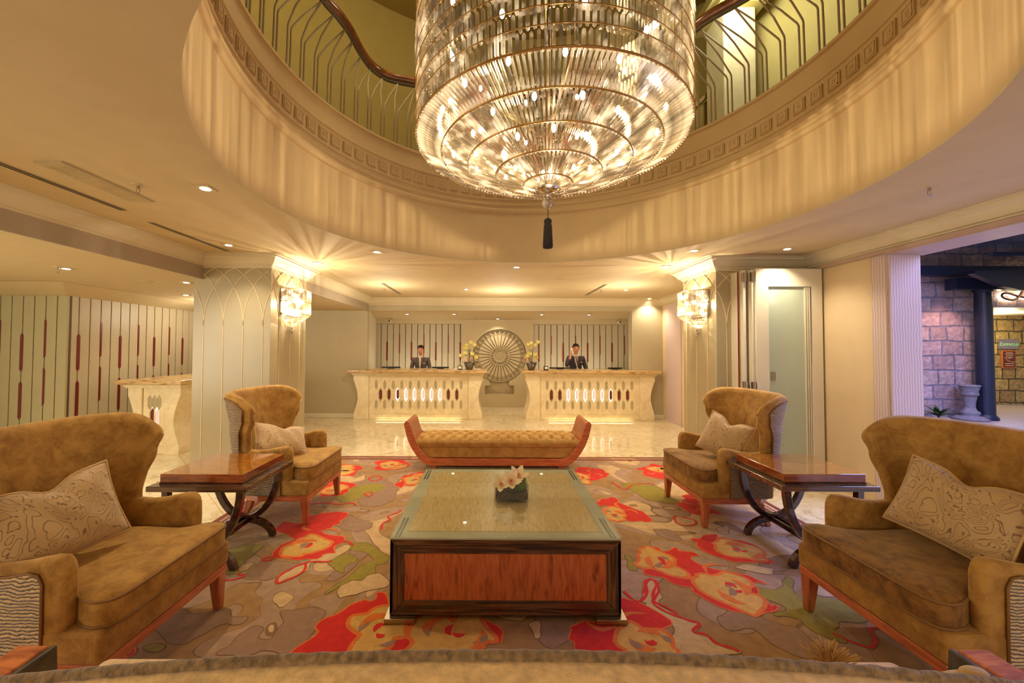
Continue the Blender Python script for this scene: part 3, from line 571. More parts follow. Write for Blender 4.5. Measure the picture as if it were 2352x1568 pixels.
# balustrade
def angle_of(p): return math.degrees(math.atan2(p[1]-CY0,p[0]-CX0))
railpts=[(-1.55,1.4),(-1.68,2.0),(-1.74,2.7),(-1.70,3.3),(-1.617,3.67),(-1.547,3.87),(-1.50,4.09),(-1.475,4.38),(-1.42,4.6),(-1.29,4.77),(-1.099,4.85),(-.74,4.95),(-.2,5.12),(.4,5.17),(1.0,5.05),(1.5,4.82),(1.9,4.5),(2.06,4.25),(2.146,4.0),(2.24,3.85),(2.38,3.70),(2.485,3.55),(2.6,3.2),(2.66,2.7),(2.6,2.1),(2.45,1.5)]
RP=catmull(railpts,8,False)
ZH=4.95
bal=empty('balustrade',(CX0,CY0,ZR)); tag(bal,'curving upper balcony balustrade with mahogany handrail and bent metal balusters','railing')
def inv(P): return [(p[0]-CX0,p[1]-CY0,p[2]-ZR) for p in P]
mb=MB(); mb.tube(inv([(p.x,p.y,ZH+.05) for p in RP]),.05,10,flat=1.0); mb.build('handrail',M['handrail'],bal,smooth=True)
mb=MB(); mb.tube(inv([(p.x,p.y,ZH-.005) for p in RP]),.022,6); mb.build('under_rail',M['railgrey'],bal,smooth=True)
mb=MB(); mb.tube(inv([(CX0+(RV+.03)*math.cos(2*PI*i/96),CY0+(RV+.03)*math.sin(2*PI*i/96),ZR+.012) for i in range(96)]),.014,6,closed=True); mb.build('base_rail',M['darkmetal'],bal)
seq=[(angle_of(p),p) for p in RP]
def apex(th):
    best=min(seq,key=lambda s:abs(((s[0]-th+180)%360)-180)); return best[1]
th=-30.
while th<=212:
    s=max(-4.7,min(4.7,(th-90)/35*4.7))
    ap=apex(th)
    for d in (-1.7,1.7):
        b=R(th+s+d); bx,by=CX0+(RV+.03)*math.cos(b),CY0+(RV+.03)*math.sin(b)
        kx,ky=CX0+(RV+.02)*math.cos(b),CY0+(RV+.02)*math.sin(b)
        mid=(.55*kx+.45*ap.x+ (bx-CX0)*.012,.55*ky+.45*ap.y+(by-CY0)*.012,ZR+.62)
        mb=MB(); mb.tube(inv([(bx,by,ZR),(kx,ky,ZR+.40),(.97*kx+.03*ap.x,.97*ky+.03*ap.y,ZR+.43),mid,(ap.x,ap.y,ZH-.01)]),.008,6); mb.build('baluster',M['darkmetal'],bal,smooth=True)
    th+=4.5
# ------------------------------------------------------------------ columns with lattice
def column(x0,x1,y0,y1,side):
    """side +1: hall face is x1 ; -1: hall face is x0"""
    top=2.70; root=empty('decorated_column',((x0+x1)/2,(y0+y1)/2,0))
    cx,cy=(x0+x1)/2,(y0+y1)/2
    mb=MB(); mb.box(x0-cx,x1-cx,y0-cy,y1-cy,0,ZC-.005); mb.build('shaft',M['column'],root)
    mb=MB()
    def face(to3,w,first,pitch):
        lines=[]
        c=first-6*pitch
        while c<w+6*pitch:
            if 0<c<w: mb.tube([to3(c,0.0),to3(c,1.9)],.006,5)
            for sg in (-1,1):
                pts=[]
                for k in range(25):
                    t=PI/2*k/24; x=c+sg*.56*(1-math.cos(t)); z=1.9+.77*math.sin(t)
                    if 0<=x<=w and z<top-.03: pts.append(to3(x,z))
                    elif len(pts)>1: mb.tube(pts,.006,5); pts=[]
                    else: pts=[]
                if len(pts)>1: mb.tube(pts,.006,5)
            c+=pitch
    face(lambda u,z:(x0-cx+u,y0-cy-.001,z),x1-x0,.13,.25)
    if side>0: face(lambda u,z:(x1-cx+.001,y0-cy+u,z),y1-y0,.2,.28)
    else: face(lambda u,z:(x0-cx-.001,y0-cy+u,z),y1-y0,.2,.28)
    mb.build('lattice_relief',M['ridge'],root)
    mb=MB(); q=.03; mb.box(x0-cx-q*(side<0),x1-cx+q*(side>0),y0-cy-q,y1-cy,0,.0001); 
    return root
c=column(-3.745,-2.77,4.95,5.9,1); tag(c,'square column with interlaced arch relief left of the lounge, by the small stone desk','column')
c=column(2.9,3.9,5.0,5.85,-1); tag(c,'square column with interlaced arch relief at the right, beside the folding door','column')
# ------------------------------------------------------------------ reception desks
def hexpts(cx,cz,w,h,tip=.02):
    return [(cx-w,cz-h),(cx-w,cz+h),(cx-w*.35,cz+h+tip*1.6),(cx,cz+h+tip*2.6),(cx+w*.35,cz+h+tip*1.6),(cx+w,cz+h),(cx+w,cz-h),(cx+w*.35,cz-h-tip*1.6),(cx,cz-h-tip*2.6),(cx-w*.35,cz-h-tip*1.6)]
def hexa(cx,cz,w,h,tip): return [(cx-w,cz-h),(cx-w,cz+h),(cx,cz+h+tip),(cx+w,cz+h),(cx+w,cz-h),(cx,cz-h-tip)]
def pier(mb,x0,x1,y0,y1,outer):
    """stone end pier, its outer edge waisted; outer=-1 left, +1 right, 0 both"""
    n=18; H=1.0
    def prof(z):
        t=z/H
        if t<.13: return 0
        return -.09*math.sin(PI*min(1,(t-.10)/.80))**1.3 +.01*(t>.85)
    L=[];Rr=[]
    for i in range(n+1):
        z=H*i/n; L.append((x0-(prof(z) if outer in(-1,0) else 0),z)); Rr.append((x1+(prof(z) if outer in(1,0) else 0),z))
    mb.prism(L+Rr[::-1],'y',y0,y1)
def nbox(mb,x0,x1,y0,y1,z0,z1,notch):
    if not notch: return mb.box(x0,x1,y0,y1,z0,z1)
    s_,xw=notch; yw=.145
    P=[(x0,y0),(x1,y0),(x1,y1),(xw,y1),(xw,yw),(x0,yw)] if s_<0 else [(x0,y0),(x1,y0),(x1,yw),(xw,yw),(xw,y1),(x0,y1)]
    mb.prism(P,'z',z0,z1)
def desk(name,width,depth,cols,pw,inner,lit,top_over=(.11,.11),notch=None):
    """local: front-left corner at origin, x right, y back"""
    root=empty(name)
    W=width; mb=MB(); pier(mb,0,pw,-.03,.14 if notch and notch[0]<0 else depth,-1); mb.build('end_pier',M['counterstone'],root,bevel=.004,seg=1); mb=MB(); pier(mb,W-inner,W,-.03,.14 if notch and notch[0]>0 else depth,1); mb.build('end_pier',M['counterstone'],root,bevel=.004,seg=1)
    x0,x1=pw,W-inner; pitch=(x1-x0-.14)/cols; holes=[]
    ups=[];mids=[]
    for i in range(cols+1 if False else cols): ups.append(x0+.07+pitch*(i+.5))
    for i in range(cols-1): mids.append(x0+.07+pitch*(i+1))
    for x in ups:
        holes.append(hexpts(x,.78,.034,.06,.022)); holes.append(hexpts(x,.335,.034,.06,.022))
    for x in mids: holes.append(hexpts(x,.558,.042,.085,.030))
    flat_with_holes('front_panel',[(x0,0),(x1,0),(x1,1.0),(x0,1.0)],holes,.03,M['counterstone'],root,'y',0)
    mb=MB(); mb.box(x0,x1,.034,.04,.2,.95); mb.build('inlay_backing',M['counterstone'],root)
    for x in ups:
        for z_ in (.78,.335): mb=MB(); mb.prism(hexpts(x,z_,.0335,.0595,.0215),'y',.006,.02); mb.build('grey_inlay',M['grey_inlay'],root)
    mb=MB()
    for x in (x0,x1): mb.box(x-.004,x+.004,-.003,.002,0,1.0)
    mb.box(x0,x1,-.003,.0,.0,.008); mb.box(x0,x1,-.002,.001,.118,.122); mb.build('joint_lines',M['grey_inlay'],root)
    for i,x in enumerate(mids):
        g=lit[i%len(lit)]
        mb=MB(); mb.prism(hexpts(x,.558,.041,.084,.029),'y',.024,.032); mb.build('lozenge_light' if g else 'lozenge_backing',M['lozglow'] if g else M['counterstone'],root)  # glowing plate where lit is set, plain stone elsewhere
        mb=MB(); dx=.0 if not g else (.006 if g>0 else -.006)
        mb.prism(hexa(x+dx,.558+(.008 if g else 0),.030,.075,.05),'y',.012,.022); mb.build('lozenge_inlay',M['blush'] if abs(g)==2 else M['brown_inlay'],root)
    mb=MB(); a,b=top_over
    for k,(q,z0,z1) in enumerate(((.03,1.0,1.02),(.045,1.02,1.045),(.07,1.045,1.06))): nbox(mb,-q,W+q,-q-.03,depth,z0,z1,notch)
    mb.build('cornice',M['counterstone'],root,bevel=.006)
    mb=MB(); nbox(mb,-a,W+b,-.16,depth+.05,1.06,1.125,notch); mb.build('countertop',M['toptone'],root,bevel=.01)
    return root
d=desk('reception_desk',2.93,.65,11,.34,.32,[0,0,1,2,2,2,2,2,0,0],notch=(-1,.31)); d.location=(-3.085,8.98,0)
tag(d,'left stone reception desk with glowing lozenge inlays and veined travertine top','desk','reception desks')
d=desk('reception_desk',2.93,.65,11,.32,.34,[0,0,2,2,2,2,2,1,0,0],notch=(1,2.46)); d.location=(.84,8.98,0)
tag(d,'right stone reception desk with glowing lozenge inlays and veined travertine top','desk','reception desks')
d=desk('reception_desk',.78,2.1,3,.2,.23,[-1,2]); d.location=(-5.45,5.97,0)
tag(d,'small stone desk with lozenge inlays seen behind the left column','desk')
for k in range(7):
    for z,w,h in ((.78,.034,.06),(.335,.034,.06)): mb=MB(); mb.prism([(y,zz) for y,zz in hexpts(.45+.2*k,z,w,h)],'x',.781,.786); mb.build('grey_inlay',M['grey_inlay'],d)
# ------------------------------------------------------------------ rug
RX0,RX1,RY0,RY1=-2.55,2.95,.3,5.88
mb=MB(); mb.box(RX0,RX1,RY0,RY1,0,.010)
mb.cur=1
for a,b in ((.0,.05),(.085,.10),(.13,.18)):
    mb.box(RX0+a,RX0+b,RY0,RY1-a,.010,.0112); mb.box(RX1-b,RX1-a,RY0,RY1-a,.010,.0112); mb.box(RX0+a,RX1-a,RY1-b,RY1-a,.010,.0112)
ZK={'O':.0113,'T':.0111,'B':.0115,'R':.0122,'G':.0130}; MI={'O':2,'T':3,'B':4,'R':5,'G':6}
def wob(p,k,A=1):
    return Vector((p.x+A*(.011*math.sin(p.y*23+k)+.007*math.sin(p.x*51+p.y*37)),p.y+A*(.011*math.cos(p.x*21+k)+.007*math.sin(p.y*47+p.x*29))))
def area(P): return sum(P[i].x*P[(i+1)%len(P)].y-P[(i+1)%len(P)].x*P[i].y for i in range(len(P)))/2
def offs(P,d):
    if area(P)<0: P=P[::-1]
    n=len(P); o=[]
    for i in range(n):
        t=(P[(i+1)%n]-P[i-1]); t=t.normalized() if t.length>1e-6 else Vector((1,0)); o.append(P[i]+Vector((t.y,-t.x))*d)
    return o
def patch(P,z,mi):
    if area(P)<0: P=P[::-1]
    mb.cur=mi; mb.add([(p.x,p.y,z) for p in P],[list(range(len(P)))])
def inside(p): return RX0+.2<p[0]<RX1-.2 and RY0<p[1]<RY1-.2
def clampP(P): return [Vector((max(RX0+.19,min(RX1-.19,p.x)),max(RY0,min(RY1-.19,p.y)))) for p in P]
def rim(P,d,z,mi,inn=.012):
    if area(P)<0: P=P[::-1]
    n=len(P); A=[];B=[]
    for i in range(n):
        t=(P[(i+1)%n]-P[i-1]); t=t.normalized() if t.length>1e-6 else Vector((1,0)); nn=Vector((t.y,-t.x)); zz=z+((i*7919)%17)*1.2e-5; q=P[i]+nn*d; q=Vector((max(RX0+.19,min(RX1-.19,q.x)),min(RY1-.19,max(RY0,q.y)))); A.append((q.x,q.y,zz)); q=P[i]-nn*inn; B.append((q.x,q.y,zz))
    mb.cur=mi; mb.add(A+B,[(i,(i+1)%n,n+(i+1)%n,n+i) for i in range(n)])
def blob(cx,cy,sx,sy,ang,k,n=9,irr=.25):
    r=random.Random(k); pts=[]
    for i in range(n):
        a=2*PI*i/n; q=1+r.uniform(-irr,irr); x=sx*q*math.cos(a); y=sy*q*math.sin(a)
        pts.append((cx+x*math.cos(ang)-y*math.sin(ang),cy+x*math.sin(ang)+y*math.cos(ang)))
    return catmull(pts,4)
def stroke(pts,w,z,mi,taper=0):
    P=catmull(pts,6,False); L=[];Q=[]
    for i,p in enumerate(P):
        t=(P[min(i+1,len(P)-1)]-P[max(i-1,0)]); t=t.normalized() if t.length>1e-6 else Vector((1,0))
        ww=w*(.85+.15*math.sin(i*.9)) if not taper else w*max(.04,math.sin(PI*i/(len(P)-1))); n=Vector((-t.y,t.x)); L.append(p+n*ww); Q.append(p-n*ww)
    mb.cur=mi; n=len(L); mb.add([(p.x,p.y,z+i_*1.2e-5) for i_,p in enumerate(L)]+[(p.x,p.y,z+i_*1.2e-5) for i_,p in enumerate(Q)],[(i,n+i,n+i+1,i+1) for i in range(n-1)])
def rose(cx,cy,s,k):
    """a traced-style flower for the places the photo hides"""
    patch(clampP([wob(p,k) for p in blob(cx,cy,s,s*.7,k,k,13,.3)]),.0119,5)
    for q in (-1,1):
        g=blob(cx+q*s*.35*math.cos(k),cy+q*s*.35*math.sin(k),s*.45,s*.38,k,k+q+5,9,.25); rim(g,.026,.0124,7); patch(clampP(g),.0127,6)
        patch(blob(cx+q*s*.35,cy+q*s*.2,s*.12,s*.05,k+1,k+q+9),.0134,5); patch(blob(cx+q*s*.2,cy-q*s*.2,s*.14,s*.05,k+2,k+q+19),.0134,3)
def seg_x(a,b,c,d):
    def o(p,q,r): return (q.x-p.x)*(r.y-p.y)-(q.y-p.y)*(r.x-p.x)
    return o(a,b,c)*o(a,b,d)<0 and o(c,d,a)*o(c,d,b)<0
def deloop(P):
    for _ in range(12):
        n=len(P); hit=None
        for i in range(n):
            for j in range(i+2,n):
                if i==0 and j==n-1: continue
                if seg_x(P[i],P[i+1],P[j],P[(j+1)%n]): hit=(i,j); break
            if hit: break
        if not hit: break
        i,j=hit
        P=P[:i+1]+P[j+1:] if j-i<n/2 else P[i+1:j+1]
    return P
for i,(kd,L) in enumerate(CARP):
    if kd=='S': 
        stroke([Vector(p) for p in L],.011,.0126,5); continue
    L=[p for p in L]
    # thin out coincident points
    q=[L[0]]
    for p in L[1:]:
        if math.hypot(p[0]-q[-1][0],p[1]-q[-1][1])>.02: q.append(p)
    P=[wob(p,i,2.0 if kd=='R' else (1.6 if kd=='G' else 1)) for p in catmull(q,6)]; P=deloop(clampP(P))
    z=ZK[kd]+(i%7)*.00003
    if kd in 'OTB': rim(P,.005,z-.0002,8)
    if kd=='G': rim(P,.026,.0126,7)
    patch(P,z,MI[kd])
    if kd=='R':
        rim(P,.010,z-.0004,7)
    if kd=='G':
        cx=sum(p.x for p in P)/len(P); cy=sum(p.y for p in P)/len(P)
        rx=(max(p.x for p in P)-min(p.x for p in P))/2; ry=(max(p.y for p in P)-min(p.y for p in P))/2
        def arc(ax,ay,a0,a1,sx=1,sy=1,m=8): return [Vector((cx+rx*(ax+sx*math.cos(R(a0+(a1-a0)*q_/m))),cy+ry*(ay+sy*math.sin(R(a0+(a1-a0)*q_/m))))) for q_ in range(m+1)]
        stroke(arc(-.05,.15,20+i*40,130+i*40,.58,.5),.030,.0137,7,1); stroke(arc(.1,-.1,200+i*47,290+i*47,.62,.6),.026,.0137,7,1)
        stroke(arc(-.3,.1,60+i*30,160+i*30,.3,.36),.024,.0138,3,1); stroke(arc(.3,-.05,230+i*30,300+i*30,.5,.34),.02,.0138,3,1)
        stroke(arc(.05,.1,i*50,i*50+150,.16,.2),.020,.0139,5,1); stroke([Vector((cx,cy)),Vector((cx+rx*.14,cy-ry*.1)),Vector((cx+rx*.3,cy-ry*.05))],.016,.01395,5,1)
    if kd=='R' and len(P)>20:
        xs=[p.x for p in P]; ys=[p.y for p in P]; cx=sum(xs)/len(P); cy=sum(ys)/len(P); rx=(max(xs)-min(xs))/2; ry=(max(ys)-min(ys))/2
        for q in range(3): 
            a_=q*2.1+i; stroke([Vector((cx+rx*(.1+.62*t_)*math.cos(a_+.35*math.sin(t_*4)),cy+ry*(.1+.55*t_)*math.sin(a_+.35*math.sin(t_*4)))) for t_ in (0,.25,.5,.75,1)],.016,.0125,7,1)
for (x,y,s,k) in ((.15,4.45,.2,2),(.7,5.0,.3,5),(-.2,1.2,.4,8),(1.0,1.3,.35,12),(-1.9,1.2,.35,15),(2.2,1.0,.35,18),(2.35,5.3,.28,22),(-1.9,5.2,.28,27)): rose(x,y,s,k)
rug=mb.build('lounge_rug',[M['c_base'],M['c_border'],M['c_olive'],M['c_taupe'],M['c_beige'],M['c_red'],M['c_gold'],M['c_or'],M['c_line']])
tag(rug,'large floral rug with red and gold blooms on brown and taupe under the lounge seats','rug')
ZF=.0142
# ------------------------------------------------------------------ wing armchair
def lerp(a,b,t): return a+(b-a)*t
def interp(tab,z):
    if z<=tab[0][0]: return tab[0][1]
    for (a,va),(b,vb) in zip(tab,tab[1:]):
        if z<=b:
            t=(z-a)/(b-a); t=t*t*(3-2*t); return va+(vb-va)*t
    return tab[-1][1]
WZ=[(.26,.335),(.5,.335),(.7,.35),(.9,.385),(1.1,.43),(1.2,.44)]
WX=[(.26,-.12),(.5,-.13),(.70,-.17),(.80,-.16),(.95,-.11),(1.06,-.075),(1.2,-.10)]
BX=[(.26,-.285),(.5,-.30),(.8,-.335),(1.2,-.405)]
def ztop(u):
    a=abs(u); t=1.172-.012*a*a
    if a>.66: t-= .17*(1-math.sqrt(max(0,1-((a-.66)/.34)**2.4)))
    return t
def shellp(u,z,off=0):
    """u in -1..1 ; off>0 outward"""
    a=abs(u)
    def base(u):
        a=abs(u); xb=interp(BX,z); xw=interp(WX,z); w=interp(WZ,z)
        x=xb+(xw-xb)*a**2.6; y=w*math.sin(PI/2*a)**.85*(1 if u>=0 else -1) if a>0 else 0
        return Vector((x,y,z))
    p=base(u)
    if off:
        e=.02; q=base(min(1,u+e))-base(max(-1,u-e)); n=Vector((q.y,-q.x,0)); n=n.normalized() if n.length>1e-6 else Vector((-1,0,0))
        # travelling with +u goes from -y to +y round the back: outward is -x side
        if n.x>0 and a<.5: n=-n
        if a>=.5 and n.y*u<0: n=-n
        nz=Vector((-.12,0,0))
        p=p+n*off
    return p
def build_chair(light):
    root=empty('wing_armchair')
    RU=M['ruche_l'] if light else M['ruche']
    # legs
    for sx,sy in ((1,1),(1,-1),(-1,1),(-1,-1)):
        if sx>0: t=Vector((.355,.365*sy,.25)); b=Vector((.365,.37*sy,0)); w0,w1=.036,.021
        else: t=Vector((-.15,.30*sy,.25)); b=Vector((-.235,.335*sy,0)); w0,w1=.034,.02
        mb=MB(); vs=[]
        for p,w in ((b,w1),(t,w0)):
            vs+=[(p.x-w,p.y-w,p.z),(p.x+w,p.y-w,p.z),(p.x+w,p.y+w,p.z),(p.x-w,p.y+w,p.z)]
        mb.add(vs,[(0,3,2,1),(4,5,6,7),(0,1,5,4),(1,2,6,5),(2,3,7,6),(3,0,4,7)]); mb.build('leg',M['legwood'],root,bevel=.005)
    def dplan(front,w,back,cut=.12):
        P=[(front,-w),(front,w),(back+.30,w)]
        for k in range(1,12):
            a=PI/2*k/6; P.append((back+.30-.30*math.sin(a/2*1.0) if 0 else back+.30*(1-math.sin(PI*k/12)) ,w*math.cos(PI*k/12)))
        P.append((back+.30,-w)); return P
    mb=MB(); mb.prism(dplan(.395,.40,-.36),'z',.212,.262); mb.build('wood_rail',M['railwood'],root,bevel=.006)
    mb=MB(); mb.prism(dplan(.40,.41,-.355),'z',.262,.40); mb.build('seat_base',M['velvet'],root,bevel=.02,seg=3,smooth=False)
    # cushion (T shaped)
    mb=MB(); P=[(.425,-.395),(.425,.395),(.27,.395),(.25,.325),(-.24,.31),(-.24,-.31),(.25,-.325),(.27,-.395)]
    n=len(P)
    rings=[(.985,.395),(1.0,.41),(1.0,.50),(.985,.515),(.90,.528),(.6,.537)]
    C=Vector((.09,0)); vs=[];fs=[]
    # densify outline
    D=[]
    for i in range(n):
        a=Vector(P[i]);b=Vector(P[(i+1)%n]); m=max(1,int((b-a).length/.06))
        for k in range(m): D.append(a+(b-a)*k/m)
    n=len(D)
    # round corners a little
    for _ in range(2): D=[(D[i-1]+D[i]*2+D[(i+1)%n])/4 for i in range(n)]
    for s_,z in rings:
        for p in D:
            q=C+(p-C)*s_; vs.append((q.x,q.y,z+(.006*math.sin(p.x*11+p.y*7) if z>.5 else 0)))
    for r in range(len(rings)-1):
        for i in range(n): fs.append((r*n+i,r*n+(i+1)%n,(r+1)*n+(i+1)%n,(r+1)*n+i))
    fs.append(list(range(n))[::-1]); fs.append([(len(rings)-1)*n+i for i in range(n)])
    mb.add(vs,fs); cu=mb.build('seat_cushion',M['velvet'],root,smooth=True)
    mb=MB(); mb.tube([(p.x*1.0,p.y*1.0,.512) for p in D],.0065,6,closed=True); mb.tube([(p.x,p.y,.405) for p in D],.0065,6,closed=True); mb.build('piping',M['piping'],cu,smooth=True)
    # arms
    AP=[(.235,.26),(.235,.40),(.24,.56),(.238,.64),(.225,.685),(.20,.703),(.16,.704),(.10,.692),(.02,.675),(-.06,.667),(-.14,.672),(-.22,.70),(-.25,.70),(-.25,.26)]
    for sy in (-1,1):
        mb=MB(); y0,y1=(.335,.405) if sy>0 else (-.405,-.335)
        mb.prism(AP,'y',y0,y1); a=mb.build('arm',M['velvet'],root,bevel=.028,seg=4,smooth=True)
        Q=[(.155,.268),(.15,.60),(.13,.64),(.09,.648),(.0,.632),(-.08,.628),(-.16,.64),(-.19,.64),(-.19,.268)]
        y=.4055*sy; mb=MB(); mb.prism(Q,'y',min(y,y+.012*sy),max(y,y+.012*sy)); p=mb.build('pleated_panel',RU,a,bevel=.005)
        mb=MB(); mb.tube([(x,y+.009*sy,z) for x,z in Q[:7]],.0055,6); mb.build('piping',M['piping'],p,smooth=True)
    # backrest shell
    NU,NV=49,22; T=.062
    mb=MB(); vs=[]; fs=[]
    loops=[]
    for i in range(NU):
        u=math.sin(PI/2*(-1+2*i/(NU-1))); zt=ztop(u); z0=.40
        col=[]
        for j in range(NV):
            z=z0+(zt-z0)*j/(NV-1); col.append(shellp(u,z,0))
        top=shellp(u,zt,T/2); top.z+=.024; col.append(top)
        for j in range(NV-1,-1,-1):
            z=z0+(zt-z0)*j/(NV-1); col.append(shellp(u,z,T))
        loops.append(col)
    k=len(loops[0])
    # rounded wing edges: extra cap loops
    def cf(col,j): return max(.1,min(1,(col[(k-1)//2].z-col[j].z)/.10))
    def cap(col,sgn):
        out=[]
        for j in range(k):
            a=col[j]; b=col[k-1-j]; m=(a+b)/2; c=m+(a-m)*.0; out.append(m+Vector((.03*cf(col,j),0.0,0)))
        return out
    mid=(k-1)//2
    c0=cap(loops[0],-1); c1=cap(loops[-1],1)
    # average edge loop collapses to a line; place rows halfway for roundness
    h0=[(loops[0][j]*.6+c0[j]*.4)+Vector((.012*cf(loops[0],j),0,0)) for j in range(k)]; h1=[(loops[-1][j]*.6+c1[j]*.4)+Vector((.012*cf(loops[-1],j),0,0)) for j in range(k)]
    loops=[c0,h0]+loops+[h1,c1]
    for col in loops: vs+=col
    for i in range(len(loops)-1):
        for j in range(k-1):
            a=i*k+j; fs.append((a,a+k,a+k+1,a+1))
    mb.add(vs,fs); bk=mb.build('backrest',M['velvet'],root,smooth=True)
    # outer pleated cover
    mb=MB()
    def outer(s,t):
        u=-.90+1.8*s; zt=ztop(u)-.035-.05*max(0,(abs(u)-.7)/.2)**2; z=.268+(zt-.268)*t
        o=T+.008+.012*math.sin(PI*t)
        if z<.42: o+=.0
        return shellp(u,z,o)
    mb.grid(outer,41,24); pc=mb.build('pleated_cover',RU,bk,smooth=True)
    mb=MB(); ed=[outer(0,j/20) for j in range(21)]+[outer(i/40,1) for i in range(1,41)]+[outer(1,1-j/20) for j in range(1,21)]; mb.tube(ed,.0065,6); mb.build('piping',M['piping'],pc,smooth=True)
    return root
chA=build_chair(True); chA.location=(-2.03,2.09,ZF)
tag(chA,'bronze velvet wing armchair, nearest at the left, pleated sides and embroidered pillow','armchair','wing armchairs')
chB=dup(chA,(2.35,2.10,ZF),PI); tag(chB,'bronze velvet wing armchair, nearest at the right, with darker brown seat cushion','armchair','wing armchairs')
chC=build_chair(False); chC.location=(-2.03,3.98,ZF)
tag(chC,'bronze velvet wing armchair behind the left side table, in front of the column','armchair','wing armchairs')
chD=dup(chC,(2.32,3.96,ZF),PI); tag(chD,'bronze velvet wing armchair behind the right side table, by the glass door','armchair','wing armchairs')
# darker cushion variant for the right-hand chairs
M['velvet_dark']=velvet('brown_velvet_seat',(140,98,44),(92,58,24),11)
for ch in (chB,chD):
    for c in ch.children:
        if c.name.startswith('seat_cushion'): c.data=c.data.copy(); c.data.materials[0]=M['velvet_dark']
# ------------------------------------------------------------------ throw pillows
def pillow(name,w,h,t,mat,loc,rot,dent=0.0,crush=0):
    root=empty(name,loc,rot=rot)
    def f(s,q,side):
        x=2*s-1; y=2*q-1
        pin=1-.07*(1-abs(y)**2)*abs(x)**3; pin2=1-.07*(1-abs(x)**2)*abs(y)**3
        th=t/2*((1-abs(x)**2.6)*(1-abs(y)**2.6))**.55
        yy=y*h/2*pin2; xx=x*w/2*pin
        if dent: yy-=dent*max(0,y)**2*math.exp(-(x/.28)**2)
        th+=.006*math.sin(x*9+y*5)*(1-x*x)*(1-y*y)
        return Vector((xx,side*th,yy))
    mb=MB(); mb.grid(lambda s,q:f(s,q,-1),29,25); mb.grid(lambda s,q:f(s,q,1),29,25); mb.build('cover',mat,root,smooth=True)
    ed=[f(i/20,0,0) for i in range(20)]+[f(1,i/20,0) for i in range(20)]+[f(1-i/20,1,0) for i in range(20)]+[f(0,1-i/20,0) for i in range(20)]
    mb=MB(); mb.tube([(p.x,0,p.z) for p in ed],.0075,7,closed=True); mb.build('cord_edge',M['cord'],root,smooth=True)
    return root
# local: x width, z height, -y faces forward. left chairs look to +x => rotate +90
def R3(lean,yaw,roll):
    m=Matrix.Rotation(R(yaw),4,'Z')@Matrix.Rotation(R(lean),4,'X')@Matrix.Rotation(R(roll),4,'Y'); return m.to_euler()
p=pillow('throw_pillow',.50,.40,.15,M['pillow'],(-2.115,1.95,.775),R3(-20,72,-7),.05); tag(p,'embroidered gold satin pillow leaning in the nearest left armchair','pillow','throw pillows')
p=pillow('throw_pillow',.50,.40,.15,M['pillow'],(2.44,2.07,.785),R3(-20,-76,10),.05); tag(p,'embroidered gold satin pillow leaning in the nearest right armchair','pillow','throw pillows')
p=pillow('throw_pillow',.50,.36,.17,M['pillow'],(-2.07,3.93,.70),R3(-42,60,18),.07); tag(p,'crumpled gold satin pillow slumped in the left armchair by the column','pillow','throw pillows')
p=pillow('throw_pillow',.46,.40,.15,M['pillow'],(2.33,3.90,.75),R3(-22,-62,14),.06); tag(p,'gold satin pillow standing in the right armchair by the glass door','pillow','throw pillows')
# ------------------------------------------------------------------ side tables
def side_table():
    root=empty('side_table')
    mb=MB(); mb.box(-.30,.30,-.28,.28,.63,.69)
    tp=mb.build('tabletop',M['goldwood'],root,bevel=.003)
    tp.data.materials.append(M['slabside'])
    for p_ in tp.data.polygons:
        if abs(p_.normal.z)<.5: p_.material_index=1
    mb=MB(); mb.box(-.30,.30,-.285,.285,.618,.63); mb.build('moulding',M['darkwood'],root)
    mb=MB(); mb.box(-.355,.355,-.335,.335,.580,.618); mb.build('frame',M['macassar'],root,bevel=.003)
    for sy in (-1,1):
        y=.255*sy
        # upper U
        P=[];n=20
        for i in range(n+1):
            a=PI*i/n; P.append((-.27*math.cos(a),.60-.46*math.sin(a)**1.0 if 0 else .58-.42*math.sin(a)))
        def arc(P,w):
            L=[];Q=[]
            for i,p in enumerate(P):
                a=Vector(P[max(i-1,0)]);b=Vector(P[min(i+1,len(P)-1)]); t=(b-a).normalized(); nn=Vector((-t.y,t.x)); L.append(Vector(p)+nn*w);Q.append(Vector(p)-nn*w)
            return L+Q[::-1]
        mb=MB(); mb.prism([tuple(p) for p in arc(P,.024)],'y',y-.022,y+.022); mb.build('leg',M['darkwood'],root,bevel=.004)
        F=[]
        for i in range(n+1):
            a=PI*i/n; F.append((-.23*math.cos(a),.145*math.sin(a)))
        mb=MB(); mb.prism([(p[0],max(0,p[1])) for p in arc(F,.024)],'y',y-.022,y+.022); mb.build('foot',M['darkwood'],root,bevel=.004)
    mb=MB(); 
    for x in (-.03,.03): mb.box(x-.013,x+.013,-.25,.25,.125,.165)
    mb.build('stretcher',M['darkwood'],root,bevel=.003)
    return root
s1=side_table(); s1.location=(-2.07,3.13,ZF); tag(s1,'glossy golden wood side table between the two left armchairs','side table','side tables')
s2=dup(s1,(2.48,3.195,ZF)); tag(s2,'glossy copper wood side table between the two right armchairs','side table','side tables')
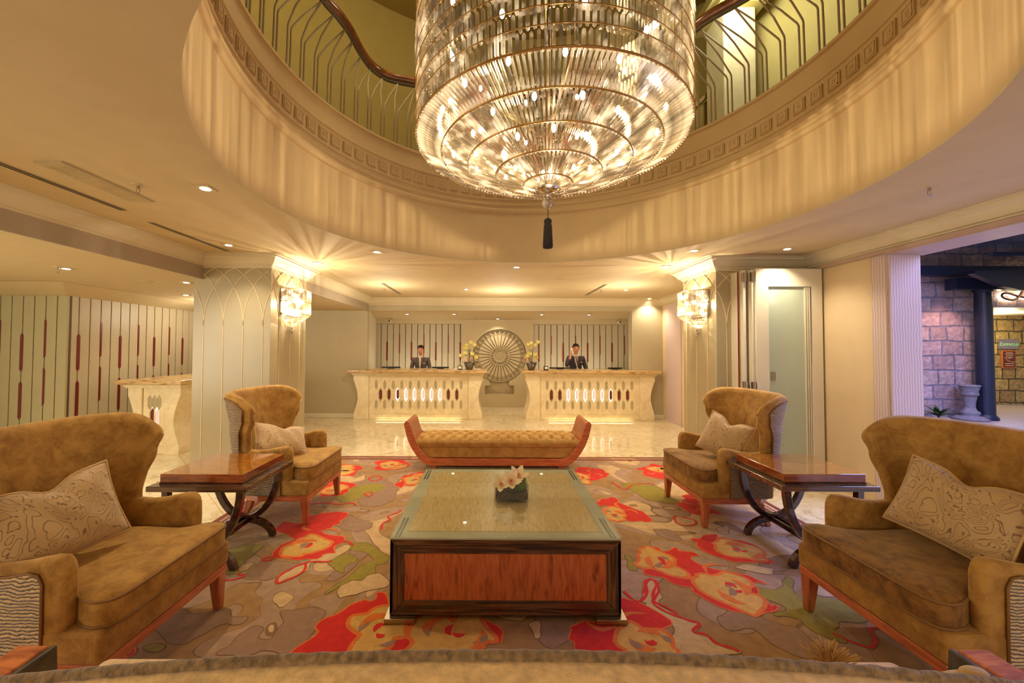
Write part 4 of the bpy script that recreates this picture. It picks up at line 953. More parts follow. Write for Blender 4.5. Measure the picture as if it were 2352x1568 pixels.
# ------------------------------------------------------------------ coffee table
ct=empty('coffee_table',(.102,3.02,ZF)); tag(ct,'large low coffee table with ebony framed reddish wood front and green glass top','coffee table')
w=.685; d=.665
def framed(mbF,mbP,to,wd,h0,h1,band):
    """mitred frame in local (u,z)"""
    o=[(-wd,h0),(wd,h0),(wd,h1),(-wd,h1)]; i_=[(-wd+band,h0+band),(wd-band,h0+band),(wd-band,h1-band),(-wd+band,h1-band)]
    return o,i_
mb=MB(); mb.box(-w+.01,w-.01,-d+.01,d-.01,.03,.47); mb.build('carcass',M['macassar'],ct)
for ang in (0,90,180,270):
    wd,dd=(w,d) if ang in (0,180) else (d,w)
    m=Matrix.Rotation(R(ang),4,'Z')
    b=.085; z0,z1=.03,.472
    mb=MB(); mb.prism([(-wd,z0),(wd,z0),(wd-b,z0+b),(-wd+b,z0+b)],'y',-dd,-dd+.02,m); mb.build('frame_band',M['macassar'],ct,bevel=.003,seg=1); mb=MB(); mb.prism([(-wd,z1),(-wd+b,z1-b),(wd-b,z1-b),(wd,z1)],'y',-dd,-dd+.02,m); mb.build('frame_band',M['macassar'] if ang in(0,180) else M['macassar'],ct,bevel=.003,seg=1)
    mb=MB(); mb.prism([(-wd,z0),(-wd+b,z0+b),(-wd+b,z1-b),(-wd,z1)],'y',-dd,-dd+.02,m); mb.build('frame_band',M['macassar2'],ct,bevel=.003,seg=1); mb=MB(); mb.prism([(wd,z0),(wd,z1),(wd-b,z1-b),(wd-b,z0+b)],'y',-dd,-dd+.02,m); mb.build('frame_band',M['macassar2'],ct,bevel=.003,seg=1)
    mb=MB(); mb.box(-wd+b,wd-b,-dd+.006,-dd+.012,z0+b,z1-b,m); mb.build('side_panel',M['bubinga'],ct)
mb=MB(); mb.box(-w,w,-d,d,.470,.478); tb=mb.build('top_board',M['vgrey'],ct)
mb=MB(); mb.box(-w+.09,w-.09,-d+.09,d-.09,.478,.480); mb.build('inset_veneer',M['palewood'],tb)
mb=MB()
for sx in (-1,1):
    for k in range(2):
        x=sx*(w-.028-.022*k); mb.box(x-.005,x+.005,-d+.02,-d+.28,.4785,.4805); mb.box(x-.005,x+.005,d-.28,d-.02,.4785,.4805)
mb.build('corner_slots',M['black'],tb)
mb=MB(); mb.box(-w-.008,w+.008,-d-.008,d+.008,.482,.492); mb.build('glass_top',M['tglass'],ct,bevel=.002)
for sx in (-1,1):
    for sy in (-1,1):
        mb=MB(); mb.box(sx*.62-.09,sx*.62+.09,sy*.60-.10,sy*.60+.10,0,.03); mb.build('foot',M['steel'],ct,bevel=.003)
ZT=ZF+.4925
# glass vase with orchids
va=empty('glass_vase',(.17,3.02,ZT)); tag(va,'square clear glass vase of bark chips on the coffee table','vase')
q=.125; hh=.118
mb=MB(); mb.box(-q,q,-q,q,0,.008)
for a in range(4):
    m=Matrix.Rotation(PI/2*a,4,'Z'); mb.box(-q,q,-q,-q+.006,0,hh,m)
mb.build('glass_box',M['clear'],va,bevel=.002)
mb=MB(); q2=q-.008
mb.grid(lambda s,t:Vector((-q2+2*q2*s,-q2+2*q2*t,.05+.006*math.sin(s*40)*math.cos(t*37))),20,20); mb.box(-q2,q2,-q2,q2,.009,.05); bk=mb.build('bark_bed',M['bark'],va)
mb=MB(); rr=random.Random(3)
for i in range(170):
    x,y=rr.uniform(-q2+.01,q2-.01),rr.uniform(-q2+.01,q2-.01)
    m=Matrix.Translation((x,y,.055+rr.uniform(0,.008)))@Matrix.Rotation(rr.uniform(0,6),4,'Z')@Matrix.Rotation(rr.uniform(-.6,.6),4,'X'); mb.box(-.009,.009,-.004,.004,-.003,.003,m)
o=mb.build('bark_chips',M['bark'],va); o['kind']='stuff'
mb=MB(); mb.ball((.058,.03,.10),.058,18,12,(1,.9,.75)); mb.ball((.062,-.045,.085),.052,16,10,(1,.9,.75)); mb.build('moss_mound',M['moss'],va,smooth=True)
def petal(mb,ln,wd,m,curl=.3,cup=.25):
    def f(s,t):
        x=ln*s; wv=wd*math.sin(PI*min(1,s*.92+.06))**.8; y=(t-.5)*wv; return Vector((x,y,curl*ln*s*s+cup*abs(t-.5)*wv))
    mb.grid(f,7,5,m)
def orchid(loc,yaw,pitch,s=1,parent=None):
    r=empty('orchid_bloom',loc); tag(r,'','flower')
    m0=Matrix.Rotation(yaw,4,'Z')@Matrix.Rotation(pitch,4,'Y')
    mb=MB()
    for a in (0,72,144,216,288): petal(mb,.062*s,.034*s,m0@Matrix.Rotation(R(a),4,'Z')@Matrix.Rotation(-.5,4,'Y'),.15)
    mb.build('petals',M['petal'],r,smooth=True)
    mb=MB(); mb.lathe([(.003*s,0),(.008*s,.008*s),(.010*s,.020*s),(.008*s,.021*s),(.005*s,.01*s)],10,m0); petal(mb,.022*s,.014*s,m0@Matrix.Translation((0,0,.012*s))@Matrix.Rotation(-.2,4,'Y')); mb.build('throat',M['throat'],r,smooth=True)
    return r
o=orchid((.17-.075,2.945,ZT+.10),-1.75,.95,1.35); o['label']='cream orchid bloom at the left corner of the square glass vase'; o['group']='orchid blooms in the vase'
o=orchid((.17-.005,2.955,ZT+.115),-1.5,.8,1.55); o['label']='cream orchid bloom in the middle of the square glass vase'; o['group']='orchid blooms in the vase'
o=orchid((.17+.05,3.0,ZT+.14),-1.3,.6,1.5); o['label']='cream orchid bloom with upright petals beside the green moss mound'; o['group']='orchid blooms in the vase'
mb=MB()
for k in range(5): petal(mb,.14,.03,Matrix.Translation((-.06+.02*k,.09,.06))@Matrix.Rotation(R(-10+18*k),4,'Z')@Matrix.Rotation(-.35,4,'Y'),-.3)
mb.build('strap_leaves',M['leaf'],va,smooth=True)
# ------------------------------------------------------------------ tufted bench
be=empty('tufted_bench',(.115,5.46,ZF)); tag(be,'button tufted gold velvet bench with flared wooden ends behind the coffee table','bench')
# U shaped side boards
def ubar(o_,i_):
    return o_+i_[::-1]
outer=[(-1.235,.60),(-1.19,.42),(-1.12,.27),(-1.02,.14),(-.94,.085),(-.86,.065)]
inner=[(-1.15,.60),(-1.10,.44),(-1.03,.31),(-.94,.20),(-.88,.165),(-.82,.155)]
co=[tuple(p) for p in catmull([Vector(p) for p in outer],4,False)]; ci=[tuple(p) for p in catmull([Vector(p) for p in inner],4,False)]
cap_=[(-1.225,.63),(-1.20,.645),(-1.165,.63)]
left_o=co[::-1]; # from bottom up
poly=[( x,z) for x,z in left_o]+cap_+ci+[(-x,z) for x,z in ci[::-1]]+[(-x,z) for x,z in cap_[::-1]]+[(-x,z) for x,z in co]
for y in (-.28,.25):
    mb=MB(); mb.prism(poly,'y',y,y+.03); mb.build('side_board',M['railwood'],be,bevel=.006)
for s in (-1,1):
    mb=MB(); L=co+[] ; I=ci
    P=[(s*x,z) for x,z in co]+[(s*x,z) for x,z in ci[::-1]]+[(s*x,z) for x,z in cap_[::-1]]
    mb.prism(P,'y',-.25,.25); mb.build('end_panel',M['legwood'],be,bevel=.012,seg=3)
mb=MB(); mb.box(-.9,.9,-.25,.25,.07,.155); mb.build('base_board',M['railwood'],be)
for sx in (-1,1):
    for sy in (-1,1):
        mb=MB(); mb.box(sx*.84-.035,sx*.84+.035,sy*.22-.03,sy*.22+.03,0,.07); mb.build('leg',M['legwood'],be,bevel=.003)
# lower seat block
LP=[(-.90,.16),(-.95,.19),(-1.03,.29),(-1.045,.31),(1.045,.31),(1.03,.29),(.95,.19),(.90,.16)]
mb=MB(); mb.prism(LP,'y',-.245,.245); mb.build('seat_block',M['velvet_bench'],be,bevel=.012,seg=3)
# tufted top
BU=[]
px_=.145; py_=.115
for j in range(-2,3):
    for i in range(-8,9):
        x=(i+(.5 if j%2 else 0))*px_; y=j*py_*.78
        if abs(x)<1.03: BU.append((x,y))
def tz(x,y):
    X=abs(x)/1.10; Y=abs(y)/.262
    hgt=(.10+.055*max(0,1-Y*Y))*(max(0,1-X**14)**.35)*(max(0,1-Y**8)**.4)
    # creases along diagonals
    dmin=9
    for bx,by in BU:
        dd=(x-bx)**2+(y-by)**2
        if dd<.02: hgt-=.045*math.exp(-dd/.0009)
    u=(x/px_+y/(py_*.78)/2); v=(x/px_-y/(py_*.78)/2)
    cr=math.exp(-(((u+.5)%1-.5)/.09)**2)+math.exp(-(((v+.5)%1-.5)/.09)**2)
    hgt-=.017*min(1.3,cr)*(1 if hgt>.03 else hgt/.03)
    return max(0,hgt)
mb=MB(); NX,NY=240,56
mb.grid(lambda s,t:Vector(((-1.10+2.2*s),(-.262+.524*t),.31+tz(-1.10+2.2*s,-.262+.524*t))),NX,NY)
tt=mb.build('tufted_cushion',M['velvet_bench'],be,smooth=True)
# pleated side skirt of cushion
def skirt(s,t,sy):
    x=-1.085+2.17*s; pl=.010*abs(math.sin(PI*x/px_))**.4
    return Vector((x*(1-.035*(1-t)),sy*(.246+.030*math.sin(PI*min(1,t*.8+.1))+pl*t),.31+.095*t))
for sy in (-1,1):
    mb=MB(); mb.grid(lambda s,t:skirt(s,t,sy),200,8); mb.build('pleated_side',M['velvet_bench'],tt,smooth=True)
mb=MB(); mb.tube([(-1.045,-.25,.31),(1.045,-.25,.31)],.008,6); mb.tube([(-1.045,.25,.31),(1.045,.25,.31)],.008,6); mb.build('welt',M['piping'],be,smooth=True)
mb=MB()
for bx,by in BU: mb.ball((bx,by,.31+tz(bx,by)+.004),.011,8,5,(1,1,.5))
mb.build('buttons',M['piping'],tt,smooth=True)
# ------------------------------------------------------------------ foreground sofa
so=empty('sofa',(.05,.93,.0142)); tag(so,'tan brushed sofa seen from behind along the bottom edge of the photo','sofa')
def backline(x): return .855-.045*(abs(x)/1.35)**2.2
def yb(x): return .03-.05*(abs(x)/1.3)**2
mb=MB()
def sb(s,t):
    x=-1.5+3.0*s; zt=backline(x)
    # section from back face bottom, over the top, down front
    sec=[(-.13,.10),(-.13,zt-.12),(-.115,zt-.05),(-.085,zt-.018),(-.04,zt-.004),(.0,zt),(.02,zt-.004),(.035,zt-.02),(.045,zt-.06),(.05,zt-.3),(.05,.12)]
    i=t*(len(sec)-1); k=min(int(i),len(sec)-2); f=i-k; a,b=sec[k],sec[k+1]
    return Vector((x,yb(x)+a[0]+(b[0]-a[0])*f,a[1]+(b[1]-a[1])*f))
mb.grid(sb,60,31); mb.build('backrest',M['fur'],so,smooth=True)
mb=MB(); mb.tube([(x,yb(x)+.012,backline(x)+.004+.001*math.sin(x*90)) for x in [-1.5+3*i/160 for i in range(161)]],[.0135+.0015*math.sin(i*1.7) for i in range(161)],8); mb.build('welt',M['furd'],so,smooth=True)
mb=MB(); mb.box(-1.5,1.5,.05,.55,.12,.34); mb.build('seat_base',M['fur'],so,bevel=.02)
for k in range(3):
    mb=MB(); mb.box(-1.47+.98*k,-1.47+.98*(k+1)-.01,.06,.56,.34,.46); mb.build('seat_cushion',M['fur'],so,bevel=.03,seg=3,smooth=True)
for s in (-1,1):
    # flared wooden end with upholstered inner face
    P=[(s*1.46,.10),(s*1.53,.40),(s*1.53,.60),(s*1.635,.60),(s*1.63,.56),(s*1.55,.10)]
    mb=MB(); mb.prism(P,'y',-.10,.42); a=mb.build('wooden_end',M['endwood'],so,bevel=.008)
    P=[(s*1.50,.30),(s*1.512,.595),(s*1.53,.595),(s*1.53,.30)]
    mb=MB(); mb.prism(P,'y',-.05,.43); mb.build('inner_panel',M['marbled'],a,bevel=.006)
for sx in (-1,1):
    for y in (.0,.45):
        mb=MB(); mb.box(sx*1.38-.03,sx*1.38+.03,y-.03,y+.03,.0,.12); mb.build('leg',M['legwood'],so)
# tasselled bolster corner just above the sofa back
tc=empty('tasselled_pillow',(1.0,1.17,.585)); tag(tc,'sand fringe tassel of a pillow poking above the sofa back at the right','pillow')
mb=MB(); mb.ball((0,0,-.04),.12,20,12,(1.3,.45,.85)); mb.build('cover',M['fabric_pale'],tc,smooth=True)
mb=MB(); rr=random.Random(5)
for i in range(130):
    a=rr.uniform(-1.25,1.25); l=rr.uniform(.06,.085); b=rr.uniform(-.5,.5)
    mb.tube([(0,0,.10),(l*.5*math.sin(a),l*.4*math.sin(b),.10+l*.6*math.cos(a)),(l*1.1*math.sin(a)+rr.uniform(-.006,.006),l*.8*math.sin(b),.10+l*math.cos(a))],.0016,4,caps=False)
mb.build('tassel',M['fringe'],tc)
tc2=empty('scatter_pillow',(1.40,1.17,.645)); tag(tc2,'pale pillow corner peeking over the sofa back at the far right','pillow')
mb=MB(); mb.ball((0,0,-.05),.11,20,12,(1.2,.5,.75)); mb.ball((0.02,0,.03),.028,12,8,(1.5,.8,.7)); mb.build('cover',M['fabric_pale'],tc2,smooth=True)
# ------------------------------------------------------------------ chandelier
HX,HY=.455,3.05
ch=empty('chandelier',(HX,HY,3.22)); tag(ch,'huge tiered drum chandelier of crystal rods glowing in the ceiling rotunda','chandelier')
def rodmesh(name,L,w=.011,mat=None):
    mb=MB(); P=[]
    for z,r in ((0,.3),(.012,1),(L-.012,1),(L,.3)):
        for k in range(4):
            a=PI/4+PI/2*k; P.append((w*r*math.cos(a),w*.75*r*math.sin(a),-z))
    fs=[(0,1,2,3),(12,15,14,13)]
    for j in range(3):
        for k in range(4): fs.append((j*4+k,(j+1)*4+k,(j+1)*4+(k+1)%4,j*4+(k+1)%4))
    return P,fs
rings=[(1.02,.0),(.83,-.085),(.625,-.165),(.405,-.235),(.185,-.305),(.07,-.335)]
cnt=[190,156,120,84,44]
cand=[]
for k in range(5):
    (r0,z0),(r1,z1)=rings[k],rings[k+1]; n=cnt[k]
    for i in range(n):
        a=2*PI*(i+.5*(k%2))/n; cand.append((k,a,r0,z0,r1,z1))
def place(k,a,r0,z0,r1,z1):
    p0=Vector((r0*math.cos(a),r0*math.sin(a),z0)); p1=Vector((r1*math.cos(a),r1*math.sin(a),z1)); d=p1-p0; L=d.length
    zax=-d.normalized(); yax=Vector((-math.sin(a),math.cos(a),0)); xax=yax.cross(zax)
    m=Matrix((xax,yax,zax)).transposed().to_4x4(); m.translation=p0; return m,L
# the hundred rods largest in view: outer tier, camera side
near=[c for c in cand if c[0]==0]; near.sort(key=lambda c:math.sin(c[1])); sel=near[:100]; rest=[c for c in cand if c not in sel]
m0,L0=place(*near[0]); P,F_=rodmesh('r',L0,.0135); me=bpy.data.meshes.new('crystal_rod'); me.from_pydata(P,[],F_); me.materials.append(M['crystal_d'])
for c in sel:
    m,L=place(*c); o=bpy.data.objects.new('crystal_rod',me); COL.objects.link(o); o.parent=ch; o.matrix_local=m
mb=MB()
for c in rest:
    m,L=place(*c); P,F_=rodmesh('r',L,min(.0135,c[2]*2*PI/cnt[c[0]]*.38)); mb.add(P,F_,m)
# drum rows : overlapping hanging rods
rh=.105; nrow=12
mb.cur=1
for k in range(nrow):
    z=.012+rh*(k+1); r=1.02+.0*k-.004*abs(k-5)+.012; n=160
    for i in range(n):
        a=2*PI*(i+.5*(k%2))/n; m=Matrix.Translation((r*math.cos(a),r*math.sin(a),z+.012*math.sin(i*7.1+k*3)))@Matrix.Rotation(a+PI/2,4,'Z')@Matrix.Rotation(.05,4,'X')
        P,F_=rodmesh('r',rh*1.12,.0145); mb.add(P,F_,m)
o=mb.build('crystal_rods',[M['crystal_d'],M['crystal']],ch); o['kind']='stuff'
for r,z in [(a+.004,b) for a,b in rings[:5]]+[(1.03,rh*(k+1)+.02) for k in range(nrow)]:
    mb=MB(); mb.tube([(r*math.cos(2*PI*i/96),r*math.sin(2*PI*i/96),z-.004) for i in range(96)],.0035 if z>.01 else .007,6,closed=True); mb.build('ring',M['brass'],ch,smooth=True)
mb=MB()
for (r,z),n in zip(rings[:5],cnt):
    for i in range(n): a=2*PI*(i+.25)/n; mb.ball((r*math.cos(a),r*math.sin(a),z-.014),.008,5,4)
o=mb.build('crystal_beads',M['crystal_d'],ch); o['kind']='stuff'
mb=MB()
for i in range(8): a=2*PI*i/8; mb.tube([(0,0,.05),(1.0*math.cos(a),1.0*math.sin(a),.03)],.006,5); mb.tube([(1.0*math.cos(a),1.0*math.sin(a),.03),(1.0*math.cos(a),1.0*math.sin(a),1.6)],.006,5)
mb.tube([(0,0,-.3),(0,0,3.97)],.02,8); mb.lathe([(0,3.90),(.2,3.92),(.22,3.97),(0,3.98)],24); mb.build('frame',M['brass'],ch)
for (rr_,zz,n) in ((.85,.10,16),(.6,.02,12),(.35,-.06,8),(.8,.45,10),(.8,.85,10)):
    for i in range(n):
        a=2*PI*(i+.37*n)/n; mb=MB(); mb.ball((rr_*math.cos(a),rr_*math.sin(a),zz),.016,10,8,(1,1,1.8)); mb.build('bulb',M['bulb'],ch,smooth=True)
mb=MB(); mb.lathe([(0,-.335),(.085,-.335),(.098,-.345),(.098,-.352),(.06,-.372),(.02,-.384),(.014,-.40),(.014,-.42),(0,-.42)],32); mb.build('finial_plate',M['chrome'],ch,smooth=True)
mb=MB(); mb.ball((0,0,-.46),.046,16,12); mb.build('finial_ball',M['bead'],ch)
mb=MB(); mb.tube([(0,0,-.50),(0.003,0,-.585)],.003,6); mb.build('cord',M['black'],ch)
mb=MB(); mb.lathe([(0,-.578),(.018,-.58),(.030,-.592),(.031,-.61),(.026,-.62),(.032,-.635),(.040,-.80),(.036,-.812),(0,-.815)],28); mb.build('tassel',M['tassel'],ch,smooth=True)
# ------------------------------------------------------------------ wall sconces
def sconce():
    r=empty('wall_sconce')   # wall is local x=0, bulges to +x
    R0=.255
    mb=MB(); mb.box(0,.02,-.26,.26,.0,.35); mb.build('back_plate',M['chrome'],r)
    mb=MB()
    for k in range(2):
        n=26
        for i in range(n):
            a=-PI/2+PI*(i+.5)/n; m=Matrix.Translation((R0*math.cos(a),R0*math.sin(a),.35-.17*k))@Matrix.Rotation(a+PI/2,4,'Z'); P,F_=rodmesh('r',.165,.017); mb.add(P,F_,m)
    o=mb.build('crystal_drum',M['crystal_s'],r)
    mb=MB()
    for k,(r0,z0,r1,z1) in enumerate(((.25,.01,.17,-.05),(.17,-.05,.10,-.10),(.10,-.10,.03,-.15))):
        n=(22,16,10)[k]
        for i in range(n):
            a=-PI/2+PI*(i+.5)/n; m,L=place(0,a,r0,z0,r1,z1); P,F_=rodmesh('r',L,.014); mb.add(P,F_,m)
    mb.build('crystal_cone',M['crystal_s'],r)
    mb=MB()
    for z,rr_ in ((.35,.258),(.18,.258),(.01,.255),(-.05,.172),(-.10,.102)): mb.tube([(rr_*math.cos(-PI/2+PI*i/24),rr_*math.sin(-PI/2+PI*i/24),z) for i in range(25)],.0045,5)
    mb.build('rim_wires',M['brass'],r)
    for y,z in ((-.1,.2),(.1,.2),(0,.05)): mb=MB(); mb.ball((.11,y,z),.03,12,8); mb.build('bulb',M['bulb_s'],r,smooth=True)
    mb=MB(); mb.tube([(.03,0,-.14),(.03,0,-.20)],.004,6); mb.ball((.03,0,-.22),.018,10,8); mb.ball((.03,0,-.25),.009,8,6); mb.build('finial',M['chrome'],r,smooth=True)
    return r
s=sconce(); s.location=(-2.765,5.43,2.06); tag(s,'glowing crystal half drum sconce on the left column','wall lamp','column sconces')
s=dup(s,(2.895,5.42,2.06),PI); tag(s,'glowing crystal half drum sconce on the right column','wall lamp','column sconces')
# ------------------------------------------------------------------ downlights and ceiling fittings
def downlight(z):
    r=empty('downlight'); mb=MB(); mb.box(-.055,.055,-.055,.055,-.006,0); mb.build('frame',M['downframe'],r)
    mb=MB(); mb.lathe([(0,-.009),(.032,-.009),(.036,-.006)],18); mb.build('lamp',M['down'],r); return r
d0=None
DL=[(-2.095,2.855,ZC,'recessed downlight in the left ceiling beside the rotunda rim'),(-2.983,4.447,ZC,'recessed downlight near the crown moulding above the left column'),(-1.377,4.741,ZC,'recessed downlight between the left sconce glow and the rotunda edge'),(.389,5.597,ZC,'recessed downlight centred behind the rotunda, above the bench'),
(2.419,4.611,ZC,'recessed downlight right of the rotunda, in front of the right column'),(3.447,4.512,ZC,'recessed downlight above the folding glass door'),(-2.366,5.366,ZC,'recessed downlight in the bright ceiling patch above the left sconce'),(2.487,5.494,ZC,'recessed downlight above the right sconce'),(-.461,7.732,ZC,'recessed downlight in front of the left reception desk'),(2.703,7.756,ZC,'recessed downlight in front of the right reception desk'),(3.685,9.0,ZC,'recessed downlight close to the right back corner'),
(-4.71,4.337,ZL,'recessed downlight over the left side lounge beside a sprinkler'),(-4.07,5.238,ZL,'recessed downlight close to the left column, nearer of two'),(-5.061,6.511,ZL,'recessed downlight close to the left column, farther of two'),(-5.95,7.3,ZL,'recessed downlight washing the slatted panel behind the small desk'),
(-2.044,9.7,2.468,'outer left recessed downlight in the reception niche ceiling'),(-.878,9.7,2.468,'inner left recessed downlight in the reception niche ceiling'),(1.292,9.7,2.468,'inner right recessed downlight in the reception niche ceiling'),(2.466,9.7,2.468,'outer right recessed downlight in the reception niche ceiling'),(.225,10.6,2.425,'recessed downlight above the round plaster rosette')]
for x,y,z,lb in DL:
    if d0 is None: d0=downlight(z); d=d0
    else: d=dup(d0)
    d.location=(x,y,z); tag(d,lb,'downlight','ceiling downlights')
def slot(x,y0,y1,z,lb,w=.05):
    r=empty('slot_diffuser',(x,(y0+y1)/2,z)); h=(y1-y0)/2
    mb=MB(); mb.box(-w,w,-h,h,-.004,0); mb.build('frame',M['downframe'],r)
    for s_ in (-1,1): mb=MB(); mb.box(s_*w*.45-.009,s_*w*.45+.009,-h+.02,h-.02,-.006,-.004); mb.build('slot',M['black'],r)
    tag(r,lb,'air vent','slot diffusers')
slot(-3.13,1.2,3.34,ZC,'long dark double slot air diffuser in the left ceiling, nearest the camera',.035)
slot(-3.18,3.63,4.75,ZC,'dark double slot air diffuser just before the left column',.035)
slot(-1.93,7.05,8.46,ZC,'short dark slot diffuser in front of the left desk',.035)
slot(2.10,7.05,8.5,ZC,'short dark slot diffuser in front of the right desk',.035)
gr=empty('ceiling_grille',(-2.79,2.78,ZC)); tag(gr,'white rectangular perforated ceiling grille beside the long slot diffuser','air vent')
mb=MB(); mb.box(-.09,.09,-.34,.34,-.012,0); mb.build('frame',M['grille'],gr)
mb=MB()
for k in range(40): mb.box(-.07,.07,-.31+.0157*k,-.302+.0157*k,-.015,-.011)
mb.build('perforations',M['downframe'],gr)
def sprinkler(x,y,z,lb):
    r=empty('sprinkler',(x,y,z)); mb=MB(); mb.lathe([(0,-.006),(.035,-.006),(.04,0)],16); mb.build('collar',M['downframe'],r)
    mb=MB(); mb.tube([(0,0,0),(0,0,-.03)],.009,8); mb.tube([(-.012,0,-.028),(-.014,0,-.05),(0,0,-.062)],.003,5); mb.tube([(.012,0,-.028),(.014,0,-.05),(0,0,-.062)],.003,5); mb.lathe([(0,-.062),(.02,-.064),(0,-.066)],12); mb.build('head',M['steel'],r); tag(r,lb,'sprinkler','ceiling sprinklers')
sprinkler(-2.54,2.80,ZC,'small metal fire sprinkler beside the white ceiling grille'); sprinkler(3.15,2.78,ZC,'small metal fire sprinkler in the right ceiling'); sprinkler(-4.70,4.25,ZL,'small metal fire sprinkler under the left side ceiling')
sprinkler(-2.05,7.6,ZC,'tiny fire sprinkler in front of the left desk'); sprinkler(2.2,7.7,ZC,'tiny fire sprinkler in front of the right desk'); sprinkler(-.35,10.3,2.44,'tiny fire sprinkler in the niche ceiling, left of the rosette'); sprinkler(2.55,9.85,2.45,'tiny fire sprinkler in the niche ceiling at the right')
for x,y,z,lb in ((-4.523,5.148,ZL,'round ceiling speaker over the left side lounge'),(-2.52,7.68,ZC,'round ceiling speaker near the left back moulding'),(1.19,6.53,ZC,'round ceiling speaker behind the rotunda, nearer one'),(1.187,7.573,ZC,'round ceiling speaker behind the rotunda, farther one')):
    mb=MB(); mb.lathe([(0,-.008),(.07,-.008),(.085,0)],24); o=mb.build('ceiling_speaker',M['grille'],None,loc=(x,y,z)); tag(o,lb,'speaker','ceiling speakers')
for x,lb in ((-2.72,'small round security camera in the left corner of the niche'),(3.55,'small round security camera in the right corner of the niche')):
    r=empty('security_camera',(x,10.7,2.36)); mb=MB(); mb.ball((0,-.02,0),.042,14,10); mb.build('dome',M['white'],r,smooth=True); mb=MB(); mb.ball((0,-.058,-.005),.022,10,8); mb.build('lens',M['black'],r); mb=MB(); mb.box(-.02,.02,0,.16,-.02,.02); mb.build('bracket',M['white'],r); tag(r,lb,'security camera','niche cameras')
# ------------------------------------------------------------------ things on the desks
ZD=1.125
def bowl_arr(loc,lb,sgn):
    r=empty('lily_bowl',loc); tag(r,lb,'vase','lily bowls on the desks')
    mb=MB(); mb.lathe([(0,0),(.07,0),(.075,.01),(.13,.17),(.122,.17),(.07,.015),(0,.012)],24); mb.build('bowl',M['bowl'],r,smooth=True)
    rr=random.Random(int(10+sgn))
    mb=MB()
    for k in range(5): a=rr.uniform(0,6.3); petal(mb,.2,.05,Matrix.Translation((0,0,.16))@Matrix.Rotation(a,4,'Z')@Matrix.Rotation(-rr.uniform(.1,.7),4,'Y'),-.3)
    for k in range(5): x=rr.uniform(-.06,.06); mb.tube([(x*.3,0,.1),(x*.6,0,.3),(x,-.02,.48)],.005,5)
    for k in range(4): petal(mb,.12,.03,Matrix.Translation((0,0,.34))@Matrix.Rotation(rr.uniform(0,6.3),4,'Z')@Matrix.Rotation(-.6,4,'Y'),-.3)
    mb.build('foliage',M['leaf'],r,smooth=True)
    def lily(c,s,yaw,pitch,mat=M['lily']):
        mb=MB(); m0=Matrix.Translation(c)@Matrix.Rotation(yaw,4,'Z')@Matrix.Rotation(pitch,4,'Y')
        for a in range(0,360,60): petal(mb,s,s*.42,m0@Matrix.Rotation(R(a),4,'Z')@Matrix.Rotation(-.75,4,'Y'),.45)
        mb.build('lily_bloom',mat,r,smooth=True)
    for k,(x,z) in enumerate(((-.09,.53),(.02,.58),(.10,.52),(-.02,.47),(.13,.60) if sgn>0 else (-.13,.47))): lily((x*1.1,-.03,z),.11,rr.uniform(-.6,.6)-PI/2,rr.uniform(.7,1.3))
    for k,(x,z) in enumerate(((-.15,.27),(-.06,.32),(.05,.30),(.12,.26))): lily((x*sgn*-1 if sgn<0 else x,-.06,z),.125,rr.uniform(-.6,.6)-PI/2,rr.uniform(.6,1.2))
    for k in range(5): lily((rr.uniform(-.02,.18)*(1 if sgn<0 else -1),-.10,rr.uniform(.19,.25)),.065,rr.uniform(-.6,.6)-PI/2,rr.uniform(.7,1.3),M['pinkp'])
bowl_arr((-.46,9.05,ZD),'dark glass bowl of yellow and white lilies on the left desk, beside the rosette',-1)
bowl_arr((.97,9.05,ZD),'dark glass bowl of white lilies on the right desk, beside the rosette',1)
def cardholder(loc,lb):
    r=empty('card_holder',loc); mb=MB(); mb.prism([(-.045,0),(.045,0),(.03,.10),(.0,.10)],'x',-.05,.05); mb.build('stand',M['black'],r,bevel=.003)
    mb=MB(); mb.box(-.034,.034,-.052,-.046,.03,.085); mb.build('card',M['paper'],r); tag(r,lb,'card holder','card holders on the desks')
cardholder((-.67,9.0,ZD),'small black card holder with white card on the left desk'); cardholder((1.30,9.0,ZD),'small black card holder with white card on the right desk')
for x,z,w,lb in ((-.70,ZD,.28,'white papers stacked behind the left card holder'),(-.28,ZD,.16,'white leaflets beside the left lily bowl')):
    mb=MB(); mb.box(-w/2,w/2,0,.14,0,.014); mb.box(-w/2+.02,w/2-.03,.01,.13,.014,.022); o=mb.build('paper_stack',M['paper'],None,loc=(x,9.14 if w<.2 else 9.20,z)); tag(o,lb,'papers','papers on the left desk')
for x0,x1,lb in ((-2.59,-2.14,'low black counter screen at the outer end of the left desk'),(-1.38,-.97,'low black counter screen right of the left receptionist'),(1.45,1.95,'low black counter screen left of the right receptionist'),(2.85,3.2,'low black counter screen at the outer end of the right desk')):
    r=empty('counter_screen',((x0+x1)/2,9.45,ZD)); h=(x1-x0)/2
    mb=MB(); mb.box(-h,h,-.006,.012,.012,.05); mb.build('screen',M['black'],r,bevel=.003); mb=MB(); mb.box(-.08,.08,-.04,.06,0,.012); mb.build('foot',M['black'],r); tag(r,lb,'screen','counter screens')
